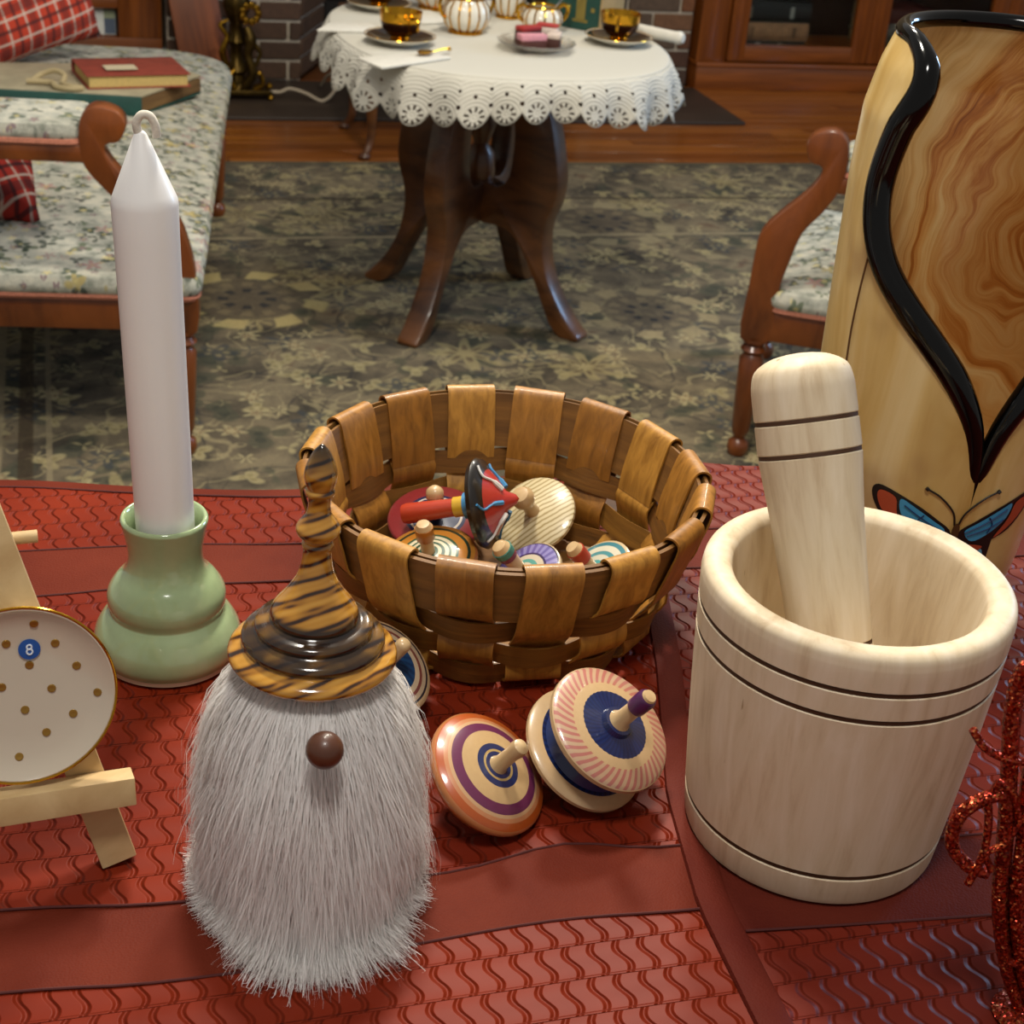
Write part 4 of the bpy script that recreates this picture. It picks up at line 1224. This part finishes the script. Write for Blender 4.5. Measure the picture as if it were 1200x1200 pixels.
# ================================================================== GNOME
GX, GY = .091, .559
gn = thing('gnome', 'gnome figure with striped turned wooden hat and long white fur beard', 'figurine', (GX, GY, ZL))
t = NT('zebrano', .16, 0, .5, .8)
v = t.coord()
wv = t.map(v, (1, 1, 1), (0, 0, 0), (.5, .3, .3))
f1 = t.wave(wv, 46, 6., 2, .6, 'BANDS', 'SIN', 'Z')
f2 = t.wave(wv, 105, 5., 2, .4, 'BANDS', 'SIN', 'Z')
f = t.math('ADD', t.math('MULTIPLY', f1, .66), t.math('MULTIPLY', f2, .34))
n_ = t.noise(v, 24, 3)
c = t.ramp(f, [(.0, '#24120a'), (.16, '#4a2a10'), (.34, '#9a661e'), (.65, '#bb842c'), (1., '#c6923c')])
x, y, z = t.sep(v)
# scorched dark tiers turned into the hat
scorch = t.math('MULTIPLY', t.step(z, .1315, .1330), t.math('SUBTRACT', 1., t.step(z, .1475, .150)))
c = t.mix(t.math('MULTIPLY', scorch, t.math('ADD', .35, t.math('MULTIPLY', t.step(n_, .34, .56), .6))), c, '#1c0f09')
tipd = t.step(z, .2105, .226)
c = t.mix(t.math('MULTIPLY', tipd, .95), c, '#0d0806')
t.set('Base Color', c)
hat_m = t.m
hz = .1265
hat = catmull([(.0335, -.0040), (.0362, -.0015), (.0368, .0005), (.0355, .0028), (.0308, .0052)], 4)
hat += catmull([(.0306, .0058), (.0312, .0078), (.0300, .0100), (.0255, .0118)], 3)
hat += catmull([(.0252, .0122), (.0256, .0142), (.0244, .0160), (.0192, .0172)], 3)
hat += catmull([(.0188, .0176), (.0192, .0196), (.0178, .0235), (.0130, .0300), (.0086, .0375), (.0066, .0450), (.0058, .0515)], 4)
hat += catmull([(.0064, .0525), (.0067, .0540), (.0060, .0552)], 3)
hat += catmull([(.0062, .0560), (.0088, .0590), (.0094, .0615), (.0082, .0640), (.0055, .0680), (.0047, .0720), (.0050, .0765)], 4)
hat += catmull([(.0060, .0775), (.0062, .0790), (.0054, .0802)], 3)
hat += catmull([(.0062, .0820), (.0069, .0860), (.0060, .0910), (.0036, .0965), (.0010, .0998)], 4)
hat_o = ob('hat', lathe([(0, -.004+hz)]+[(float(a), float(b)+hz) for a, b in hat]+[(0, .1002+hz)], 64), hat_m, gn)
hat_o.rotation_euler = (0, math.radians(1.3), 0)
hat_o.location = (-.003, 0, 0)
body_r = lambda z: float(np.interp(z, [0, .03, .07, .10, .118, .126], [.034, .0365, .038, .0355, .030, .022]))
fur_m = NT('white_fur', .65, 0, .25, 0, '#f2efec')
df, tr, mx = fur_m.n('ShaderNodeBsdfDiffuse'), fur_m.n('ShaderNodeBsdfTranslucent'), fur_m.n('ShaderNodeMixShader')
for nd_ in (df, tr):
    nd_.inputs['Color'].default_value = srgb('#f4f1ee')
mx.inputs[0].default_value = .35
fur_m.t.links.new(df.outputs[0], mx.inputs[1]); fur_m.t.links.new(tr.outputs[0], mx.inputs[2])
fur_m.t.links.new(mx.outputs[0], fur_m.t.nodes['Material Output'].inputs[0])
fur_m = fur_m.m
ob('body', lathe([(0, .001)]+[(body_r(z), z) for z in np.linspace(.001, .126, 16)]+[(0, .1262)], 40), plain('fur_backing', '#c9c4be', .9), gn)
def beard(n=85000):
    th = rng.uniform(0, 2*PI, n)
    cam = math.atan2(-GY, -GX)          # the face looks to the table front
    z0 = rng.uniform(.004, .124, n)
    # a few wide locks give the tips a ragged hem
    lock = np.floor(th/(2*PI)*34+1.5*np.sin(z0*90))+np.floor(z0/.03)*61+2
    lr = np.random.default_rng(5).uniform(-1, 1, (int(lock.max())+2, 3))
    L_ = lr[lock.astype(int)]
    front = np.clip(np.cos(th-cam-.12), 0, 1)**5
    length = (.036+.016*front+.007*L_[:, 0])*rng.uniform(.6, 1.1, n)
    r0 = np.array([body_r(z) for z in z0])
    out = np.stack([np.cos(th), np.sin(th), 0*th], 1)
    tan = np.stack([-np.sin(th), np.cos(th), 0*th], 1)
    root = out*r0[:, None]; root[:, 2] = z0
    pts = [root]
    seg = 5
    d = out*(.80+.35*rng.uniform(-1, 1, n))[:, None]+tan*(.22*L_[:, 1]+.28*rng.uniform(-1, 1, n))[:, None]
    d[:, 2] -= .25
    p = root.copy()
    # how far hair may spread over the cloth: little at the sides, a ragged tuft in front
    reach = .0525+.021*front+.004*L_[:, 2]+.009*rng.uniform(-1, .6, n)
    wisp = rng.uniform(0, 1, n) < .13
    reach[wisp] += rng.uniform(.0, .012, wisp.sum())*(.25+.75*front[wisp])
    length[wisp] *= 1.35
    for s in range(seg):
        d[:, 2] -= (.50 if s < 3 else .3)
        d += tan*(.16*rng.uniform(-1, 1, n)+.06*L_[:, 1])[:, None]+out*(.10*rng.uniform(-1, 1, n))[:, None]
        d /= np.linalg.norm(d, axis=1)[:, None]
        st = (length/seg)[:, None]
        q = p+d*st
        lowz = .0012+.010*rng.uniform(0, 1, n)
        low = q[:, 2] < lowz
        q[low, 2] = np.minimum(p[low, 2], lowz[low])
        q[low] += out[low]*st[low]*.35
        d[low, 2] = 0
        d[low] += out[low]*.5
        rr = np.hypot(q[:, 0], q[:, 1])
        far = rr > reach
        q[far, :2] *= (reach[far]/rr[far])[:, None]
        p = q
        pts.append(p)
    P = np.stack(pts, 1)                # n, seg+1, 3
    wv = np.interp(np.linspace(0, 1, seg+1), [0, .5, 1], [.00024, .00021, .00004])
    T = np.gradient(P, axis=1)
    rnd = rng.normal(size=(n, 3))
    S = np.cross(T, (out+.6*rnd/np.linalg.norm(rnd, axis=1)[:, None])[:, None, :])
    S /= np.linalg.norm(S, axis=2)[:, :, None]+1e-9
    V = np.empty((n, seg+1, 2, 3))
    V[:, :, 0] = P-S*wv[None, :, None]; V[:, :, 1] = P+S*wv[None, :, None]
    V[..., 2] = np.maximum(V[..., 2], .0006)
    V = V.reshape(-1, 3)
    b = (np.arange(n)*(seg+1)*2)[:, None]+(np.arange(seg)*2)[None, :]
    F_ = np.stack([b, b+1, b+3, b+2], 2).reshape(-1, 4)
    me = bpy.data.meshes.new('beard')
    me.vertices.add(len(V)); me.vertices.foreach_set('co', V.ravel())
    me.loops.add(F_.size); me.loops.foreach_set('vertex_index', F_.ravel())
    me.polygons.add(len(F_)); me.polygons.foreach_set('loop_start', np.arange(0, F_.size, 4))
    me.update(calc_edges=True)
    me.polygons.foreach_set('use_smooth', np.ones(len(F_), bool))
    o = ob('beard', me, fur_m, gn)
    tag(o, 'long soft white fur', kind='stuff')
beard()
ob('nose', lathe([(.0079*math.sin(a), -.0079*math.cos(a)) for a in np.linspace(0, PI, 14)], 24), plain('brown_bead', '#55301e', .4, 0, .5, .2), gn, (-.0035, -.0560, .1150))

# ================================================================== MORTAR AND PESTLE
t = NT('maple', .5, 0, .4)
v = t.coord()
g1 = t.noise(t.map(v, (30, 30, 4), (0, 0, 0), (.18, .2, 0)), 3.2, 5, .6, .4)
g2 = t.noise(v, 7, 3)
c = t.ramp(g1, [(.25, '#c2a987'), (.45, '#d9c6a6'), (.7, '#e5d5bb')])
c = t.mix(t.math('MULTIPLY', t.step(g2, .5, .75), .3), c, '#ccb08a')
fl = t.noise(t.map(v, (60, 60, 14)), 3, 2)
c = t.mix(t.math('MULTIPLY', t.step(fl, .74, .80), .7), c, '#8a6a42')
t.set('Base Color', c)
t.bump(g1, .12, .0006)
maple = t.m
burn = plain('burnt_line', '#462a12', .7)
mo = thing('mortar', 'pale turned maple mortar with burnt ring lines', 'mortar', (.3475, .5520, TZ))
def wallr(z): return float(np.interp(z, [0, .02, .07, .12, .14, .149], [.0635, .0655, .0697, .0728, .0738, .0735]))
mp_ = [(0, 0), (.060, 0), (.0628, .0012)]
for zz in (.0040, .0170, .018, .0195, .0205, .05, .08, .1120, .1128, .1145, .1153, .1270, .1278, .1295, .1303, .1370, .1410):
    dent = .0014 if zz in (.018, .0195, .1128, .1145, .1278, .1295) else 0
    mp_.append((wallr(zz)-dent, zz))
mp_ += [tuple(p) for p in catmull([(.0737, .1420), (.0728, .1463), (.0694, .1488), (.0640, .1486), (.0604, .1463), (.0588, .141), (.0565, .120), (.0530, .08), (.0440, .05), (.028, .034), (.012, .029)], 4)]
mp_.append((0, .0285))
ob('bowl', lathe(mp_, 96), maple, mo)
for z0 in (.0180, .1128, .1278):
    ob('burnt_ring', lathe([(wallr(z0)-.0016, z0-.0004), (wallr(z0)-.0006, z0-.0003), (wallr(z0)-.0006, z0+.0015), (wallr(z0)-.0016, z0+.0016)], 96), burn, mo)
pa, pb = Vector((.34353, .51754, .79886)), Vector((.3270, .6060, .9800))
pe = thing('pestle', 'pale maple pestle leaning in the mortar', 'pestle', pa)
pe.rotation_mode = 'QUATERNION'
pe.rotation_quaternion = (pb-pa).to_track_quat('Z', 'Y')
PL = (pb-pa).length
pr = lambda z: float(np.interp(z, [0, .06, PL*.6, PL-.04, PL], [.0180, .0194, .0212, .0246, .0244]))
pp = [(0, .0), (.012, .0008), (.0165, .004), (.0182, .009)]
marks = (.070, PL-.0405, PL-.0245)
zs = sorted([.03, .10, .13]+[m_+d for m_ in marks for d in (-.0008, 0, .0014, .0022)])
for zz in zs:
    if zz > .012: pp.append((pr(zz)-(.0009 if any(-.0001 < zz-m_ < .0015 for m_ in marks) else 0), zz))
pp += [tuple(p) for p in catmull([(pr(PL-.012), PL-.014), (.0240, PL-.006), (.0215, PL+.001), (.0140, PL+.0055), (.006, PL+.0072)], 4)]+[(0, PL+.0075)]
ob('shaft', lathe(pp, 56), maple, pe)
for m_ in marks:
    ob('burnt_ring', lathe([(pr(m_)-.0013, m_-.0003), (pr(m_)-.0004, m_-.0002), (pr(m_)-.0004, m_+.0016), (pr(m_)-.0013, m_+.0017)], 56), burn, pe)

# ================================================================== CARVED WOODEN VASE
VX, VY = .507, .762
va = thing('carved_vase', 'tall pale wooden vase with black rimmed cut-out and painted butterfly', 'vase', (VX, VY, TZ))
TH0 = math.radians(-97)
vr = lambda z: float(np.interp(z, [0, .015, .05, .10, .16, .22, .27, .31, .335, .352], [.0600, .0635, .0690, .0725, .0742, .0758, .0770, .0760, .0710, .0650]))
al_k = catmull([(.100, 0.), (.118, 1.2), (.149, 7), (.176, 19), (.196, 33), (.215, 49), (.234, 64), (.255, 73), (.279, 75), (.304, 71), (.325, 65), (.337, 65), (.346, 72), (.352, 84)], 4)
al_z = np.array([float(p[0]) for p in al_k]); al_a = np.array([float(p[1]) for p in al_k])
def alpha(z): return 0. if z <= .100 else math.radians(float(np.interp(z, al_z, al_a)))
def swirl_mat():
    t = NT('swirl_wood', .3, 0, .5, .35)
    x, y, z = t.sep(t.coord())
    # growth rings circling a knot low on the inner wall
    dz = t.math('SUBTRACT', z, .225)
    dx = t.math('SUBTRACT', x, .062)
    r = t.math('SQRT', t.math('ADD', t.math('MULTIPLY', dx, dx), t.math('MULTIPLY', t.math('MULTIPLY', dz, dz), .22)))
    r = t.math('ADD', r, t.math('MULTIPLY', t.math('SUBTRACT', t.noise(t.coord(), 14, 2), .5), .045))
    v = t.comb(r, t.math('MULTIPLY', x, .4), t.math('MULTIPLY', dz, .3))
    f = t.noise(t.map(v, (120, 16, 16)), 1.0, 6, .7, .8)
    big = t.noise(t.map(v, (26, 8, 8)), 1., 3, .5, .6)
    c = t.ramp(f, [(.30, '#7a3f14'), (.42, '#b06c2a'), (.52, '#cc9650'), (.70, '#dcb878')])
    pale_ = t.step(t.math('ADD', r, t.math('MULTIPLY', big, .05)), .088, .112)
    c = t.mix(t.math('MULTIPLY', pale_, .85), c, t.ramp(f, [(.3, '#bf9350'), (.5, '#d9b676'), (.7, '#e3c88f')]))
    knot = t.math('SUBTRACT', 1., t.step(r, .012, .055))
    c = t.mix(t.math('MULTIPLY', knot, .45), c, '#7a3d14')
    t.set('Base Color', c)
    t.bump(f, .1, .0005)
    return t.m
def outer_mat():
    t = NT('sapwood', .3, 0, .5, .35)
    v = t.coord()
    f = t.noise(t.map(v, (14, 14, 3)), 2., 4, .55, .8)
    c = t.ramp(f, [(.3, '#b8934f'), (.5, '#cfaf6e'), (.72, '#dec690')])
    st = t.noise(t.map(v, (1, 1, 1), (3, 1, 0)), 11, 3)
    c = t.mix(t.math('MULTIPLY', t.step(st, .56, .74), .6), c, '#8a5f3c')
    t.set('Base Color', c)
    return t.m
zrow = np.concatenate([np.linspace(0, .099, 12), np.linspace(.101, .352, 64)])
NT_ = 72
def wall(off, name, m, zmin=0.):
    v, f = [], []
    rows = [z for z in zrow if z >= zmin]
    for z in rows:
        a = alpha(z)
        for i in range(NT_+1):
            th = TH0+a+(2*PI-2*a)*i/NT_
            r_ = vr(z)-off
            v.append((r_*math.cos(th), r_*math.sin(th), z))
    for j in range(len(rows)-1):
        for i in range(NT_):
            q = (j*(NT_+1)+i, j*(NT_+1)+i+1, (j+1)*(NT_+1)+i+1, (j+1)*(NT_+1)+i)
            f.append(q if off == 0 else q[::-1])
    return ob(name, (v, f), m, va)
wall(0., 'outer_wall', outer_mat())
wall(.007, 'inner_wall', swirl_mat(), .02)
ob('base', lathe([(0, 0), (.058, 0), (.060, .001), (.060, .024), (0, .024)], 56), outer_mat(), va)
rim_m = NT('black_lacquer', .12, 0, .3, .08, '#030303').m
rimp = []
for z in np.linspace(.100, .3515, 68):
    a = alpha(z); rimp.append((vr(z)-.0035, TH0-a, z))
top = [(vr(.352)-.0035, TH0-math.radians(84)-k*(2*PI-2*math.radians(84))/36, .3525) for k in range(1, 36)]
rimp = rimp+top+[(r_, 2*TH0-th, z) for r_, th, z in rimp[::-1]]
pts = [(r_*math.cos(th), r_*math.sin(th), z) for r_, th, z in rimp]
zz = np.array([p[2] for p in pts])
rads = np.interp(zz, [.100, .125, .18, .25, .32, .340, .352], [.0008, .0050, .0080, .0078, .0082, .0072, .0048])
ob('black_rim', tube(pts, rads, 12), rim_m, va)
# crack in the outer wall
ck = [(vr(z)*1.001*math.cos(th), vr(z)*1.001*math.sin(th), z) for z, th in ((.238, -2.93), (.225, -2.95), (.21, -2.97), (.19, -2.985), (.17, -2.98))]
ob('crack', tube(catmull(ck, 4), .0007, 6), plain('crack_dark', '#5a3a18', .8), va)
# painted butterfly: thin raised paint on the curved front
def paint(name, pts, col, lift=.0006, width=None):
    """pts (u,v) metres to the right / up of the butterfly's body, wrapped on the vase wall"""
    mm = plain('paint_'+col, col, .4)
    B0, Z0 = math.radians(-101.5), .0835
    def w_(u_, v_, l=lift):
        z_ = Z0+v_; r_ = vr(z_)
        th = B0+u_/r_
        return ((r_+l)*math.cos(th), (r_+l)*math.sin(th), z_)
    if width:
        P = catmull([(a, b, 0) for a, b in pts], 6)
        return ob(name, tube([w_(p[0], p[1]) for p in P], width, 6), mm, va)
    # fan-filled patch, subdivided towards its centroid
    P = np.array(catmull([(a, b) for a, b in pts], 4, True))
    c0 = P.mean(axis=0)
    v, f = [], []
    K = 5
    for k in range(K+1):
        for p in P:
            q = c0+(p-c0)*(1-k/K*.999)
            v.append(w_(q[0], q[1]))
    n = len(P)
    for k in range(K):
        for i in range(n):
            j = (i+1) % n
            f.append((k*n+i, k*n+j, (k+1)*n+j, (k+1)*n+i))
    return ob(name, (v, f), mm, va)
BK = '#15100e'
for s in (-1, 1):
    W = lambda L: [(s*a, b) for a, b in L]
    paint('wing_outline', W([(.002, -.002), (.012, .007), (.028, .016), (.047, .022), (.053, .018), (.049, .008), (.038, -.003), (.022, -.010), (.026, -.018), (.024, -.030), (.015, -.032), (.006, -.018)]), BK, .0004)
    paint('wing', W([(.006, .0), (.014, .006), (.027, .0135), (.035, .0165), (.033, .007), (.023, -.002), (.012, -.007)]), '#3d93bd', .0008)
    paint('wing_patch', W([(.038, .0165), (.047, .019), (.049, .015), (.045, .007), (.036, -.001), (.027, -.006), (.035, .006)]), '#a8482a', .0008)
    paint('wing', W([(.013, -.012), (.021, -.014), (.022, -.026), (.016, -.029), (.010, -.020)]), '#6aa9c4', .0008)
    paint('wing_patch', W([(.009, -.009), (.020, -.011), (.017, -.014), (.011, -.015)]), '#a8482a', .0011)
    for L in ([(.006, -.001), (.018, .005), (.032, .013)], [(.008, -.003), (.020, .001), (.031, .006)], [(.02, .009), (.023, .004), (.021, -.002)]):
        paint('wing_vein', W(L), '#15305c', .0012, .0004)
    paint('antenna', W([(.001, .004), (.004, .013), (.013, .022), (.022, .0265)]), BK, .0006, .0006)
    paint('antenna_tip', W([(.021, .0258), (.0225, .0270)]), BK, .0008, .0012)
paint('butterfly_body', [(0, .006), (.0022, .002), (.0018, -.010), (0, -.024), (-.0018, -.010), (-.0022, .002)], '#4a3216', .0014)

# ================================================================== EASEL WITH DOTTED DISH
pine = wood('easel_pine', '#bd9c6a', '#d6ba88', (8, 8, 8), .6, 0, 5., .3, .7, .1)
def beam(name, a, b, wd, dp, face, parent, m=pine, bev=.0006, base=None):
    """square bar from a to b; face is the direction its broad side looks to"""
    a, b, face = Vector(a), Vector(b), Vector(face)
    d = (b-a).normalized()
    s = d.cross(face).normalized()
    n = s.cross(d).normalized()
    M_ = Matrix((s, d, n)).transposed().to_4x4()
    M_.translation = (a+b)/2-Vector(base)
    v, f = box(wd, (b-a).length, dp, bev)
    return ob(name, ([tuple(M_ @ Vector(p)) for p in v], f), m, parent)
E0 = (-.070, .600, ZL)
ea = thing('table_easel', 'small pine easel holding the gold dotted dish', 'easel', E0)
nE = Vector((.0911, -.9634, .2521))
kw = dict(parent=ea, base=E0)
beam('front_leg', (.0045, .5835, ZL+.0012), (-.066, .6452, .9885), .0165, .0085, nE, **kw)
beam('front_leg', (-.1445, .5695, ZL+.0012), (-.078, .6440, .9885), .0165, .0085, nE, **kw)
beam('back_leg', (-.074, .735, ZL+.0012), (-.072, .656, .985), .014, .008, (0, 1, .3), **kw)
ob('dowel', tube([(-.1235-E0[0], .622-E0[1], .901-E0[2]), (-.0225-E0[0], .6300-E0[1], .901-E0[2])], .0030, 12), pine, ea)
beam('ledge', (-.1545, .5685, .7915), (.0130, .5842, .7915), .0135, .0140, nE, **kw)
beam('crosspiece', (-.108, .6115, .858), (-.034, .6185, .858), .012, .006, nE, **kw)
Cp = Vector((-.0336, .5965, .8398))
di = thing('dish', 'round cream dish with gold rim and gold dots on the easel', 'dish', Cp)
e1 = Vector((.9956, .0941, 0)); e3 = nE.normalized(); e2 = e3.cross(e1)
di.rotation_euler = Matrix((e1, e2, e3)).transposed().to_euler()
cream_gl = NT('cream_glaze', .14, 0, .5, .6, '#cdc0ab').m
ob('plate', lathe([(0, -.0045), (.028, -.0045), (.036, -.0010), (.0405, .0030), (.0412, .0042), (.0400, .0046), (.0365, .0020), (.030, -.0004), (.020, -.0012), (0, -.0014)], 64), cream_gl, di)
ob('gold_rim', tube([(.0411*math.cos(a), .0411*math.sin(a), .0043) for a in np.linspace(0, 2*PI, 64, endpoint=False)], .0007, 8, True), gold, di)
def dish_z(r_): return float(np.interp(r_, [0, .020, .030, .0365, .040], [-.0014, -.0012, -.0004, .0020, .0046]))
dots = [(.0083, .0319), (-.0041, .0236), (.0166, .0212), (.0048, .0123), (.0249, .0094), (-.0077, .0036), (.0133, 0.), (.0329, -.0041), (.0011, -.0084), (.0216, -.0132), (.0093, -.0204), (-.0034, -.0299), (-.0200, .0145), (-.0130, -.0165), (-.0165, .0310), (-.0285, .0040), (-.0200, -.0060), (-.0270, -.0170), (-.0170, -.0270)]
dm = lathe([(0, .0001), (.0010, .0005), (.0018, .0004), (.0020, -.0002)], 16)
dme = mesh('gold_dot', *dm); dme.materials.append(plain('antique_gold', '#a07a34', .35, .6))
for x, y in dots:
    r_ = math.hypot(x, y)
    sl = .12 if r_ < .03 else .35
    ob('gold_dot', dme, None, di, (x, y, dish_z(r_)+.0001), (sl*y/r_*1., -sl*x/r_, 0))
stk = ob('sticker', lathe([(0, .0), (.0047, .0), (.0048, .0004), (0, .0006)], 32), plain('sticker_blue', '#1c4f9a', .4), di, (.0054, .0200, -.0007))
for dy, rr in ((.00105, .00105), (-.00105, .00125)):
    ob('numeral', tube([(rr*math.cos(a), dy+rr*math.sin(a), .0007) for a in np.linspace(0, 2*PI, 20, endpoint=False)], .00042, 6, True), plain('sticker_white', '#dfe6ee', .5), stk)

# ================================================================== RED GLITTER ORNAMENT
t = NT('red_glitter', .28, .75, .6)
vo = t.n('ShaderNodeTexVoronoi'); t.put(vo.inputs['Vector'], t.coord()); vo.inputs['Scale'].default_value = 1100
rv = t.sep(vo.outputs['Color'])
t.set('Base Color', t.ramp(rv[0], [(.0, '#4a0c06'), (.5, '#8f2210'), (.85, '#b8401c'), (1., '#e08a50')]))
nm = t.n('ShaderNodeVectorMath', operation='NORMALIZE')
geo = t.n('ShaderNodeNewGeometry')
off = t.vmath('MULTIPLY', t.vmath('SUBTRACT', vo.outputs['Color'], (.5, .5, .5)), (1.3, 1.3, 1.3))
t.put(nm.inputs[0], t.vmath('ADD', geo.outputs['Normal'], off))
t.t.links.new(nm.outputs[0], t.b.inputs['Normal'])
glit = t.m
O0 = Vector((.386, .4105, TZ))
orn = thing('glitter_ornament', 'red glitter wire ornament with curls beside the mortar', 'ornament', O0)
def wire(name, pts, r_, n=8):
    P = [tuple(Vector(p)-O0) for p in catmull(pts, n)]
    return ob(name, tube(P, r_, 9), glit, orn)
wire('stem', [(.3560, .4190, .9260), (.3475, .4225, .9310), (.3470, .4225, .9122), (.3522, .4213, .8832), (.3581, .4194, .8486), (.3640, .4176, .812), (.3740, .4144, .779), (.3855, .4108, .7540)], .0036)
wire('stem', [(.3630, .4150, .9200), (.3600, .4180, .8850), (.3640, .4150, .8500), (.3690, .4140, .8150), (.3790, .4100, .7800), (.3900, .4080, .7540)], .0034)
wire('curl', [(.3540, .4200, .8690), (.3491, .4203, .8708), (.3419, .4225, .8660), (.3367, .4242, .8573), (.3370, .4241, .8438), (.3450, .4216, .8333), (.3540, .4190, .8300)], .0030)
wire('curl', [(.3470, .4209, .8688), (.3485, .4195, .8776), (.3556, .4172, .8706), (.3627, .4150, .8491), (.3663, .4138, .8218)], .0018)
wire('curl', [(.3450, .4203, .8700), (.3480, .4190, .8560), (.3490, .4185, .8400), (.3460, .4190, .8250)], .0018)
wire('curl', [(.3344, .4269, .9003), (.3400, .4240, .8930), (.3490, .4200, .8890), (.3600, .4170, .8880)], .0018)
wire('curl', [(.3680, .4128, .7930), (.3710, .4113, .7850), (.3800, .4089, .7825), (.3880, .4075, .7850)], .0018)
wire('curl', [(.3600, .4150, .8620), (.3560, .4160, .8480), (.3500, .4180, .8420), (.3540, .4170, .8330)], .0016)
ob('foot', lathe([(0, .0006), (.014, .0006), (.015, .002), (.010, .004), (0, .005)], 24), glit, orn, (.0015, -.001, 0))
